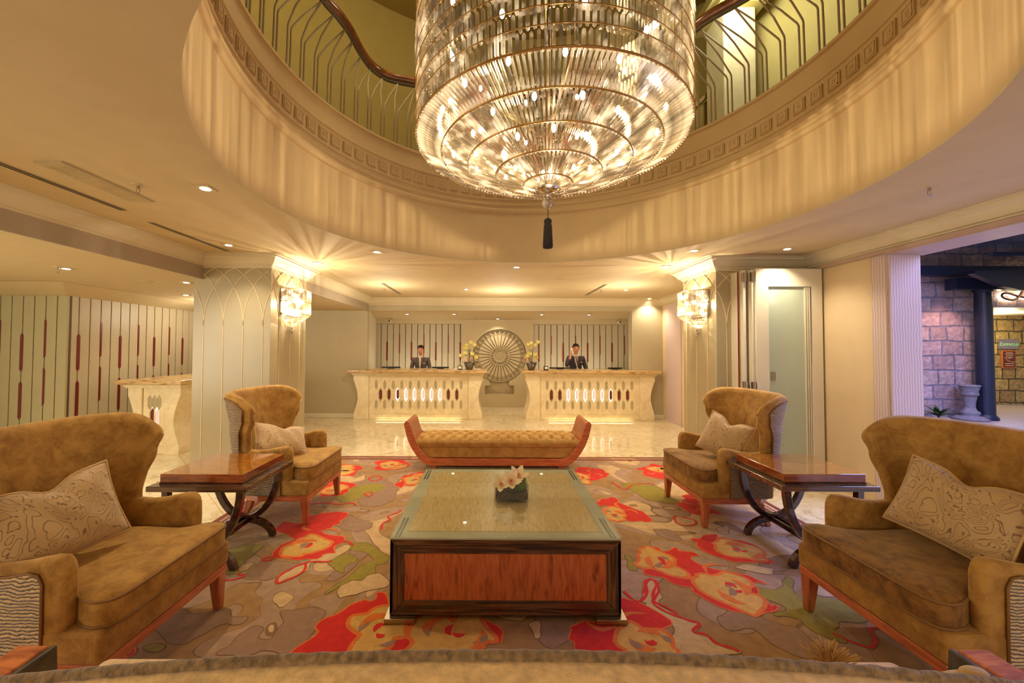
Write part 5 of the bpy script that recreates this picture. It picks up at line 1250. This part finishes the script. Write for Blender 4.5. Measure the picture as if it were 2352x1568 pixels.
# ------------------------------------------------------------------ people
def skin(name,verts,edges,mat,parent,sub=2,root=0):
    me=bpy.data.meshes.new(name); me.from_pydata([v[0] for v in verts],edges,[]); me.materials.append(mat)
    o=bpy.data.objects.new(name,me); COL.objects.link(o); o.parent=parent
    md_=o.modifiers.new('skin','SKIN'); md_.use_smooth_shade=True
    lay=me.skin_vertices[0] if me.skin_vertices else None
    if lay is None:
        bm=bmesh.new(); bm.from_mesh(me); bm.verts.layers.skin.verify(); bm.to_mesh(me); bm.free(); lay=me.skin_vertices[0]
    for i,v in enumerate(verts):
        lay.data[i].radius=v[1] if isinstance(v[1],tuple) else (v[1],v[1]); lay.data[i].use_root=(i==root)
    subsurf(o,sub); return o
def person(loc,label,suit,pose,tie,H=1.70):
    r=empty('person',loc); tag(r,label,'person'); k=H/1.75
    def V(x,y,z): return (x*k,y*k,z*k)
    # faces -y ; x+ is the person's left side in view right
    hipz=.92; 
    if pose=='desk':
        LA=[(.185,.01,1.395),(.245,-.03,1.14),(.19,-.25,1.11),(.14,-.31,1.12)]; RA=[(-.185,.01,1.395),(-.245,-.03,1.14),(-.20,-.25,1.11),(-.14,-.31,1.12)]
    else:
        LA=[(.185,.01,1.40),(.25,-.02,1.13),(.25,-.22,1.06),(.22,-.29,1.07)]; RA=[(-.185,.01,1.40),(-.265,-.14,1.19),(-.165,-.14,1.42),(-.145,-.135,1.49)]
    tilt=-.045 if pose=='desk' else -.02
    vs=[(V(0,0,hipz),(.15*k,.11*k)),(V(0,0,1.08),(.135*k,.10*k)),(V(0,.0,1.25),(.155*k,.11*k)),(V(0,.0,1.38),(.10*k,.07*k)),(V(0,0,1.475),.047*k),(V(0,.005+tilt*.3,1.515),.043*k),
        (V(0,-.028+tilt,1.578),(.060*k,.078*k)),(V(0,-.01+tilt,1.65),(.082*k,.098*k)),(V(0,.0+tilt,1.71),(.074*k,.088*k)),(V(0,.0+tilt,1.745),(.038*k,.045*k))]
    ed=[(i,i+1) for i in range(9)]
    def chain(start,pts,rad):
        p=start
        for q,rd in zip(pts,rad): vs.append((V(*q),rd*k)); ed.append((p,len(vs)-1)); p=len(vs)-1
        return p
    hl=chain(3,LA,[.038,.036,.03,.026]); hr=chain(3,RA,[.038,.036,.03,.026])
    chain(0,[(.095,0,.86),(.10,-.01,.48),(.10,.01,.09),(.10,-.12,.04)],[.095,.062,.045,.04]); chain(0,[(-.095,0,.86),(-.10,-.01,.48),(-.10,.01,.09),(-.10,-.12,.04)],[.095,.062,.045,.04])
    # hands with separate fingers grown from the same skeleton
    def hand(h,wrist,dirv,side,curl):
        w=Vector(wrist); d=Vector(dirv).normalized(); s=Vector(side).normalized(); n=d.cross(s)
        vs.append((V(*(w+d*.045)),(.036*k,.018*k))); ed.append((h,len(vs)-1)); palm=len(vs)-1
        for j,(o_,l) in enumerate(((-.027,.064),(-.009,.075),(.009,.070),(.027,.054))):
            a=w+d*.08+s*o_; b=a+d*l*.5+n*curl*l*.3; c=b+d*l*.3+n*curl*l*.6
            p=palm
            for q,rd in ((a,.0095),(b,.0085),(c,.007)): vs.append((V(*q),rd*k)); ed.append((p,len(vs)-1)); p=len(vs)-1
        a=w+d*.035-s*.036; b=w+d*.07-s*.052+n*curl*.01; p=palm
        for q,rd in ((a,.011),(b,.009)): vs.append((V(*q),rd*k)); ed.append((p,len(vs)-1)); p=len(vs)-1
    hand(hl,LA[-1],(-.3,-1,0) if pose=='desk' else (-.2,-1,0),(-1,.3,0),-.4)
    if pose=='desk': hand(hr,RA[-1],(.3,-1,0),(-1,-.3,0),-.4)
    else: hand(hr,RA[-1],(.12,-.03,.95),(0,-1,0),.35)
    b=skin('body',vs,ed,M['skin'],r)
    # face
    hz=1.645; fy=-.10+tilt
    mb=MB(); mb.ball(V(0,fy-.008,hz-.025),.016*k,8,6,(.8,1,1.4)); mb.ball(V(.083,tilt,hz-.01),.02*k,8,6,(.5,.9,1.5)); mb.ball(V(-.083,tilt,hz-.01),.02*k,8,6,(.5,.9,1.5)); mb.build('nose_and_ears',M['skin'],b,smooth=True)
    mb=MB()
    for s_ in (-1,1): mb.ball(V(s_*.032,fy+.008,hz+.005),.011*k,8,6,(1.3,.6,.45))
    mb.build('eyes',M['eye'],b); mb=MB()
    for s_ in (-1,1): mb.tube([V(s_*.017,fy+.005,hz+.028),V(s_*.035,fy+.003,hz+.033),V(s_*.055,fy+.016,hz+.026)],.004*k,5)
    mb.build('eyebrows',M['hair'],b); mb=MB(); mb.ball(V(0,fy+.006,hz-.062),.013*k,8,6,(1.9,.7,.5)); mb.build('mouth',M['lip'],b,smooth=True)
    def hf(s,t):
        a=2*PI*s; th=t*PI*.56; sn=math.sin(a); th*=(.74 if sn<-.75 else .74+(sn+.75)*.30) if sn<0 else .965+.2*sn
        rx,ry,rz=.083+.0015*math.sin(a*23),.102,.086+.002*math.sin(a*17+t*9)
        return Vector((rx*math.sin(th)*math.cos(a)*k,(ry*math.sin(th)*math.sin(a)+tilt+.012)*k,(1.675+rz*math.cos(th)+ (.008*math.sin(a*9) if t<.5 else 0))*k))
    mb=MB(); mb.grid(hf,30,10,cu=True); h=mb.build('hair',M['hair'],r,smooth=True); so_=h.modifiers.new('s','SOLIDIFY'); so_.thickness=.006
    # jacket
    js=[(V(0,.0,.86),(.172*k,.128*k)),(V(0,0,1.08),(.153*k,.115*k)),(V(0,.0,1.25),(.172*k,.124*k)),(V(0,.005,1.37),(.158*k,.104*k)),(V(0,.012,1.435),(.125*k,.078*k))]; je=[(i,i+1) for i in range(4)]
    def jch(pts,rad):
        p=3
        for q,rd in zip(pts,rad): js.append((V(*q),rd*k)); je.append((p,len(js)-1)); p=len(js)-1
    def sleeve(A):
        A=[Vector(a) for a in A]; return [tuple(A[0]),tuple(A[1]),tuple(A[1].lerp(A[2],.85))]
    jch(sleeve(LA),[.066,.054,.043]); jch(sleeve(RA),[.066,.054,.043])
    j=skin('jacket',js,je,suit,r)
    mb=MB()
    for s_ in (-1,1): mb.prism([(s_*.035*k,1.455*k),(s_*.085*k,1.43*k),(s_*.095*k,1.30*k),(s_*.07*k,1.28*k),(s_*.012*k,1.12*k),(s_*.008*k,1.14*k)],'y',-.142*k,-.128*k)
    mb.build('lapels',suit,j,bevel=.002)
    mb=MB(); mb.prism([(-.055*k,1.46*k),(.055*k,1.46*k),(.038*k,1.3*k),(.004*k,1.10*k),(-.004*k,1.10*k),(-.038*k,1.3*k)],'y',-.132*k,-.07*k); mb.lathe([(.060*k,1.44*k),(.064*k,1.485*k),(.058*k,1.487*k)],16); mb.build('shirt',M['shirt'],r)
    if tie: mb=MB(); mb.prism([(-.016*k,1.46*k),(.016*k,1.46*k),(.010*k,1.435*k),(.026*k,1.2*k),(0,1.15*k),(-.026*k,1.2*k),(-.010*k,1.435*k)],'y',-.138*k,-.132*k); mb.build('tie',M['tie'],r)
    mb=MB(); mb.box(.085*k,.145*k,-.158*k,-.148*k,1.285*k,1.302*k); mb.build('name_badge',M['badge'],j)
    ts=[(V(0,0,.93),(.16*k,.12*k)),(V(.10,0,.80),.105*k),(V(.105,-.01,.48),.078*k),(V(.105,.01,.10),.066*k),(V(-.10,0,.80),.105*k),(V(-.105,-.01,.48),.078*k),(V(-.105,.01,.10),.066*k)]
    skin('trousers',ts,[(0,1),(1,2),(2,3),(0,4),(4,5),(5,6)],suit,r)
    mb=MB()
    for s_ in (-1,1): mb.ball(V(s_*.103,-.06,.045),.05*k,12,8,(1,2.5,.9))
    mb.build('shoes',M['black'],r,smooth=True)
    return r
person((-1.74,9.98,0),'person with dark hair in a grey jacket and pale open shirt at the left desk',M['suit'],'desk',False,1.68)
pr_=person((2.20,9.98,0),'person in a dark suit and tie holding a white telephone handset to the ear',M['suit2'],'phone',True,1.735)
k=1.735/1.75
ph=empty('telephone_handset',(2.20-.118*k,9.98-.135*k,1.60*k)); tag(ph,'white telephone handset with hanging cord held by the right receptionist','telephone')
mb=MB(); mb.tube([(-.012,0,.05),(-.016,-.012,.0),(-.004,-.025,-.06),(.035,-.045,-.125)],[.017,.012,.011,.015],8); mb.build('handset',M['paper'],ph,smooth=True)
mb=MB(); mb.tube([(.035,-.045,-.13),(.06,-.14,-.30),(.085,-.22,-.44),(.10,-.30,-.472)],.005,6); mb.build('cord',M['paper'],ph,smooth=True)
# ------------------------------------------------------------------ folding glass door
dr=empty('folding_door',(3.22,4.72,0)); dr['kind']='structure'; dr.name='door_1'
W_=.80
o=flat_with_holes('door_leaf',[(0,.01),(W_,.01),(W_,2.60),(0,2.60)],[[(.15,.27),(.67,.27),(.67,2.40),(.15,2.40)]],.05,M['white'],dr,'y',0)
mb=MB(); mb.box(.15,.67,.02,.03,.27,2.40); mb.build('glass_pane',M['dglass'],dr)
mb=MB()
for x in (.60,.625,.65): mb.box(x-.006,x+.006,.005,.02,.27,2.38)
mb.box(.15,.67,.0,.02,2.385,2.40); mb.build('inner_beads',M['white'],dr)
mb=MB(); mb.lathe([(0,0),(.026,0),(.026,.012),(0,.012)],16,Matrix.Translation((.105,0,1.085))@Matrix.Rotation(R(90),4,'X')); mb.tube([(.105,-.01,1.085),(.105,-.05,1.085),(.125,-.055,1.085),(.24,-.055,1.082)],.009,8); mb.build('handle',M['steel'],dr,smooth=True)
mb=MB(); mb.box(.18,.235,.012,.02,1.25,1.35); mb.build('latch',M['steel'],dr)
for (x,y,a,lb) in ((-.02,.02,96,''),(-.10,.06,93,'')):
    l=empty('folded_leaf',(x,y,0),R(a)); l.parent=dr
    mb=MB(); mb.box(0,.24,-.02,.02,.01,2.59); mb.box(.02,.05,-.026,.026,.02,2.56); mb.build('leaf_edge',M['white'],l,bevel=.004)
    for z in (.4,1.12,2.45): mb=MB(); mb.box(-.012,.02,-.026,.026,z,z+.11); mb.tube([(-.014,0,z),(-.014,0,z+.11)],.009,8); mb.build('hinge',M['steel'],l)
mb=MB(); mb.box(-.15,-.143,.1,.12,.01,2.58); mb.build('dark_gasket',M['red'],dr)
# ------------------------------------------------------------------ outside
mb=MB(); mb.box(4.4,22,-4,14,-.1,-.005); struct(mb.build('ground',M['pave']))
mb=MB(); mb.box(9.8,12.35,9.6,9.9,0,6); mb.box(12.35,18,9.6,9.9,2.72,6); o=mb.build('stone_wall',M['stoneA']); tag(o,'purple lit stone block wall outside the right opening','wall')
mb=MB(); mb.box(9.95,10.12,9.52,9.6,0,2.75); o=mb.build('terracotta_pilaster',M['terracotta']); tag(o,'narrow terracotta edge strip at the left of the outside stone wall','wall trim')
mb=MB(); mb.box(12.2,20,11.9,12.1,0,2.75); o=mb.build('stone_wall',M['stoneB']); tag(o,'sand coloured stone wall farther back under the white soffit','wall')
mb=MB(); mb.box(14.72,14.9,11.82,11.9,0,1.0); mb.box(14.66,14.84,11.83,11.9,.9,1.35,Matrix.Translation((0,0,0))); o=mb.build('terracotta_pilaster',M['terracotta']); tag(o,'terracotta edge strip beside the blue outdoor post','wall trim')
mb=MB(); mb.box(12.35,18,9.62,11.88,2.68,2.715); o=mb.build('soffit',M['white']); tag(o,'white soffit under the outside stone lintel','soffit')
pt=empty('outdoor_post',(11.72,9.28,0)); tag(pt,'dark blue black round post outside, right of the stone pedestal','post')
mb=MB(); mb.lathe([(0,0),(.20,0),(.20,.05),(.17,.09),(.15,.12),(.145,3.0),(.17,3.02),(.17,3.1),(0,3.1)],28); mb.build('shaft',M['bluebeam'],pt,smooth=False)
mb=MB(); mb.lathe([(.146,.14),(.147,2.98)],10,a0=R(190),a1=R(280)); mb.build('shadow_side',M['blackpost'],pt)  # thin dark shell put over the shaft to paint its shaded side
pd=empty('stone_pedestal',(11.3,9.25,0)); tag(pd,'weathered carved stone pedestal standing against the outside wall','pedestal')
mb=MB(); mb.lathe([(0,0),(.30,0),(.30,.04),(.24,.07),(.22,.10),(.13,.12),(.17,.17),(.16,.22),(.11,.27),(.09,.35),(.10,.50),(.12,.62),(.12,.66),(.15,.67),(.15,.72),(.14,.80),(.16,.84),(.16,.90),(.18,.92),(.18,.95),(.15,.96),(0,.96)],28); mb.build('baluster_body',M['pedestal'],pd,smooth=True).scale=(1,1,.85)
pl=empty('garden_plant',(10.45,9.15,0)); tag(pl,'small green spiky plant at the foot of the outside stone wall','plant')
mb=MB()
for k in range(14): petal(mb,.34,.09,Matrix.Translation((0,0,.08))@Matrix.Rotation(k*.9,4,'Z')@Matrix.Rotation(-.55-.25*(k%3),4,'Y'),-.35)
mb.build('leaves',M['leaf'],pl,smooth=True); mb=MB(); mb.tube([(0,0,0),(0,0,.1)],.02,6); mb.build('stem',M['leaf'],pl)
cn=empty('canopy',(9,7,3)); tag(cn,'dark entrance canopy with blue glass and slats outside the opening','canopy')
mb=MB(); mb.box(1.9,9,2.1,2.35,.05,.32)
mb.prism([(1.55,.30),(2.2,.02),(2.6,-.06),(3.3,-.05),(3.55,.04),(9,.35),(9,.7),(1.6,.36)],'y',1.5,1.62); mb.build('scalloped_beam',M['blackpost'],cn)
mb=MB(); mb.box(.3,9,2.2,2.45,.40,.62); mb.build('blue_beam',M['bluebeam'],cn)
mb=MB()
for k in range(4): mb.box(1.6+.25*k,9,1.2-.45*k,1.30-.45*k,.62+.02*k,.70+.02*k)
mb.build('slats',M['bluebeam'],cn)
mb=MB(); mb.box(.4,9,-1,2.6,1.15,1.18); mb.build('glass_roof',M['canopyglass'],cn)
mb=MB(); mb.box(-.6,9,-.9,-.6,.62,1.1); mb.build('front_beam',M['blackpost'],cn)
sg=empty('script_sign',(12.9,9.55,2.98)); tag(sg,'backlit bronze script lettering starting with a curling L on the outside lintel','sign')
SL=[(-.17,.22),(-.14,.26),(-.08,.17),(.0,.16),(.10,.24),(.2,.36),(.26,.44),(.22,.46),(.14,.30),(.06,.10),(-.04,-.06),(-.18,-.12),(-.34,-.10),(-.44,-.04),(-.40,.03),(-.25,.03),(-.05,-.03),(.15,-.07),(.4,-.06),(.7,-.10)]
SP=catmull([Vector(p) for p in SL],6,False); mb=MB(); mb.tube([(p.x,-.05,p.y) for p in SP],[.018+.012*abs(math.sin(i*.12)) for i in range(len(SP))],8); mb.build('letter_l',M['signmetal'],sg,smooth=True)
mb=MB(); mb.tube([(p.x,.0,p.y) for p in SP],.035,6); mb.build('backlight',M['halo'],sg)
def text(name,s,size,mat,parent,loc,shear=.3,ext=.006):
    cu=bpy.data.curves.new(name,'FONT'); cu.body=s; cu.size=size; cu.shear=shear; cu.extrude=ext; cu.align_x='CENTER'; cu.align_y='CENTER'
    t=bpy.data.objects.new('tmp',cu); COL.objects.link(t); dg=bpy.context.evaluated_depsgraph_get(); dg.update()
    me=bpy.data.meshes.new_from_object(t.evaluated_get(dg)); bpy.data.objects.remove(t); me.materials.clear(); me.materials.append(mat)
    o=bpy.data.objects.new(name,me); COL.objects.link(o); o.parent=parent; o.location=loc; o.rotation_euler=(R(90),0,0); return o
pq=empty('name_plaque',(15.72,11.86,1.82)); tag(pq,'silver plaque with pale green script name on the sand stone wall','sign')
mb=MB(); mb.box(-.30,.30,0,.03,-.15,.15); mb.build('plate',M['silver'],pq,bevel=.004); text('lettering','Lannette',.17,M['mint'],pq,(0,-.01,0),.45)
pq=empty('information_plaque',(15.72,11.86,1.36)); tag(pq,'dark red plaque with rows of pale lettering below the silver plaque','sign')
mb=MB(); mb.box(-.21,.21,0,.03,-.27,.27); mb.build('frame',M['terracotta'],pq); mb=MB(); mb.box(-.18,.18,-.008,.0,-.24,.24); mb.build('plate',M['redplaque'],pq)
mb=MB()
for k,(w_,z_) in enumerate(((.10,.20),(.13,.16),(.10,.11),(.11,.06),(.04,.03),(.13,-.13),(.14,-.19))): mb.box(-w_,w_,-.012,-.008,z_-.008,z_+.008)
for k in range(12): a=R(200+9*k); mb.box(.12+.27*math.cos(a)-.008,.12+.27*math.cos(a)+.008,-.012,-.008,.12+.2*math.sin(a)-.01,.12+.2*math.sin(a)+.01)
mb.build('lettering',M['plaquetext'],pq)
# ------------------------------------------------------------------ light
def light(name,kind,loc,power,col=(1,.82,.58),size=.1,rot=(0,0,0),**kw):
    l=bpy.data.lights.new(name,kind); l.energy=power; l.color=col
    if kind=='AREA':
        l.shape='RECTANGLE'; l.size=size[0]; l.size_y=size[1]
    elif kind=='SPOT': l.shadow_soft_size=size; l.spot_size=kw.get('ang',R(70)); l.spot_blend=kw.get('blend',.6)
    elif kind=='POINT': l.shadow_soft_size=size
    o=bpy.data.objects.new(name,l); COL.objects.link(o); o.location=loc; o.rotation_euler=rot; return o
def noise_rays(o,k,lo,hi,zf=.5,seed=0,up=None):
    """light broken into rays by the cut crystal around the bulb"""
    l=o.data; l.use_nodes=True; nt=l.node_tree; em=nt.nodes['Emission']
    tc=N(nt,'ShaderNodeTexCoord'); sx=N(nt,'ShaderNodeSeparateXYZ'); nt.links.new(tc.outputs['Normal'],sx.inputs[0])
    at=N(nt,'ShaderNodeMath',operation='ARCTAN2'); nt.links.new(sx.outputs['X'],at.inputs[0]); nt.links.new(sx.outputs['Y'],at.inputs[1])
    mu=N(nt,'ShaderNodeMath',operation='MULTIPLY'); mu.inputs[1].default_value=k; nt.links.new(at.outputs[0],mu.inputs[0])
    mz=N(nt,'ShaderNodeMath',operation='MULTIPLY'); mz.inputs[1].default_value=zf; nt.links.new(sx.outputs['Z'],mz.inputs[0])
    cb=N(nt,'ShaderNodeCombineXYZ'); nt.links.new(mu.outputs[0],cb.inputs[0]); nt.links.new(mz.outputs[0],cb.inputs[1]); cb.inputs[2].default_value=seed
    no=N(nt,'ShaderNodeTexNoise'); no.inputs['Scale'].default_value=1; no.inputs['Detail'].default_value=4; no.inputs['Roughness'].default_value=.65; nt.links.new(cb.outputs[0],no.inputs['Vector'])
    mr=N(nt,'ShaderNodeMapRange'); mr.inputs['From Min'].default_value=.36; mr.inputs['From Max'].default_value=.66; mr.inputs['To Min'].default_value=lo; mr.inputs['To Max'].default_value=hi; nt.links.new(no.outputs['Fac'],mr.inputs['Value'])
    if up:
        mu2=N(nt,'ShaderNodeMapRange'); mu2.inputs['From Min'].default_value=up[0]; mu2.inputs['From Max'].default_value=up[1]; nt.links.new(sx.outputs['Z'],mu2.inputs['Value'])
        m3=N(nt,'ShaderNodeMath',operation='MULTIPLY'); nt.links.new(mr.outputs[0],m3.inputs[0]); nt.links.new(mu2.outputs[0],m3.inputs[1]); nt.links.new(m3.outputs[0],em.inputs['Strength'])
    else: nt.links.new(mr.outputs[0],em.inputs['Strength'])
    return o
WARM=(1,.87,.68)
noise_rays(light('chandelier_light','POINT',(HX,HY,3.30),250,WARM,.02),13,.15,2.0,.9)
noise_rays(light('ray_helper','POINT',(HX,HY-.13,2.83),62,(1,.84,.6),.006),24,.35,1.75,.8,11,(-.02,.06))  # added lamp beside the finial, throws the noise streaks upward
for x_ in (-2.40,2.53): noise_rays(light('ray_helper','POINT',(x_,5.43,2.20),18,(1,.86,.64),.006),17,0,2.6,.6,x_,(.02,.12))  # added lamps outside the sconce rods, for streaks on the ceiling
noise_rays(light('chandelier_light','POINT',(HX,HY,3.95),450,WARM,.02),15,.1,2.1,.9,7)
light('upper_light','POINT',(HX-1.6,HY+.8,6.2),95,(1,.86,.5),.4)
light('upper_light','POINT',(3.2,4.9,6.3),60,(1,.92,.7),.2)
noise_rays(light('sconce_light','POINT',(-2.62,5.43,2.22),32,(1,.86,.64),.01),14,.1,2.2,2.0,3)
noise_rays(light('sconce_light','POINT',(2.75,5.42,2.22),32,(1,.86,.64),.01),14,.1,2.2,2.0,5)
for x,y,z,lb in DL:
    pw=62 if z>2.7 else (30 if y>9.5 else 45)
    light('downlight_beam','SPOT',(x,y,z-.02),pw,(1,.87,.68),.03,ang=R(120),blend=.8)
light('fill_front','AREA',(.3,-2.4,2.3),92,(1,.86,.66),(6,2.6),(R(78),0,0))
light('fill_left','AREA',(-6.3,1.2,1.6),110,(1,.92,.72),(3,2),(R(90),0,R(-60)))
light('desk_glow','AREA',(-1.6,8.90,.06),1.2,(1,.92,.6),(1.9,.04),(R(0),0,0))
light('desk_glow','AREA',(2.3,8.90,.06),1.2,(1,.92,.6),(1.9,.04),(R(0),0,0))
light('blue_dusk','AREA',(9.0,4.0,5.2),2000,(.30,.38,1),(6,6),(0,0,0))
light('blue_dusk','AREA',(6.5,2.0,3.4),60,(.5,.45,1),(2,2),(R(60),0,R(-20)))
light('sign_light','POINT',(13.0,9.3,3.1),25,(1,.8,.5),.1)
light('porch_light','POINT',(14.5,11.0,2.3),70,(1,.85,.5),.1)
light('porch_light','SPOT',(11.0,8.6,2.9),90,(1,.6,.5),.1,rot=(R(35),0,0),ang=R(90))
light('side_dusk','AREA',(4.9,7.3,1.6),18,(.5,.45,1),(1.4,2),(R(90),0,R(60)))
for x_,y_ in ((-1.9,7.2),(.3,7.9),(2.5,7.2)): light('fill_hall','POINT',(x_,y_,2.25),30,(1,.9,.74),.03)  # added fill points that brighten the far hall, no fixtures there
for x_ in (-1.7,2.3): light('fill_niche','AREA',(x_,10.45,.85),9,(1,.9,.74),(2.0,.3),(R(180),0,0))  # added fill hidden behind the desks to brighten the niche
light('fill_side','POINT',(-5.2,7.4,2.2),24,(1,.92,.76),.03)  # added fill point for the left side area, no fixture there
w=bpy.data.worlds.new('world'); sc.world=w; w.use_nodes=True
bg=w.node_tree.nodes['Background']; bg.inputs[0].default_value=(1,.83,.60,1); bg.inputs[1].default_value=.38
sc.view_settings.view_transform='Standard'; sc.view_settings.look='None'; sc.view_settings.exposure=0.22; sc.view_settings.gamma=1.0
sc.cycles.use_adaptive_sampling=True; sc.cycles.adaptive_threshold=.04; sc.cycles.adaptive_min_samples=16; sc.cycles.time_limit=900; sc.cycles.use_auto_tile=False
sc.cycles.transparent_max_bounces=14; sc.cycles.max_bounces=7; sc.cycles.diffuse_bounces=4; sc.cycles.glossy_bounces=4
sc.cycles.use_denoising=True
sc.cycles.caustics_reflective=False; sc.cycles.caustics_refractive=False; sc.cycles.sample_clamp_indirect=6
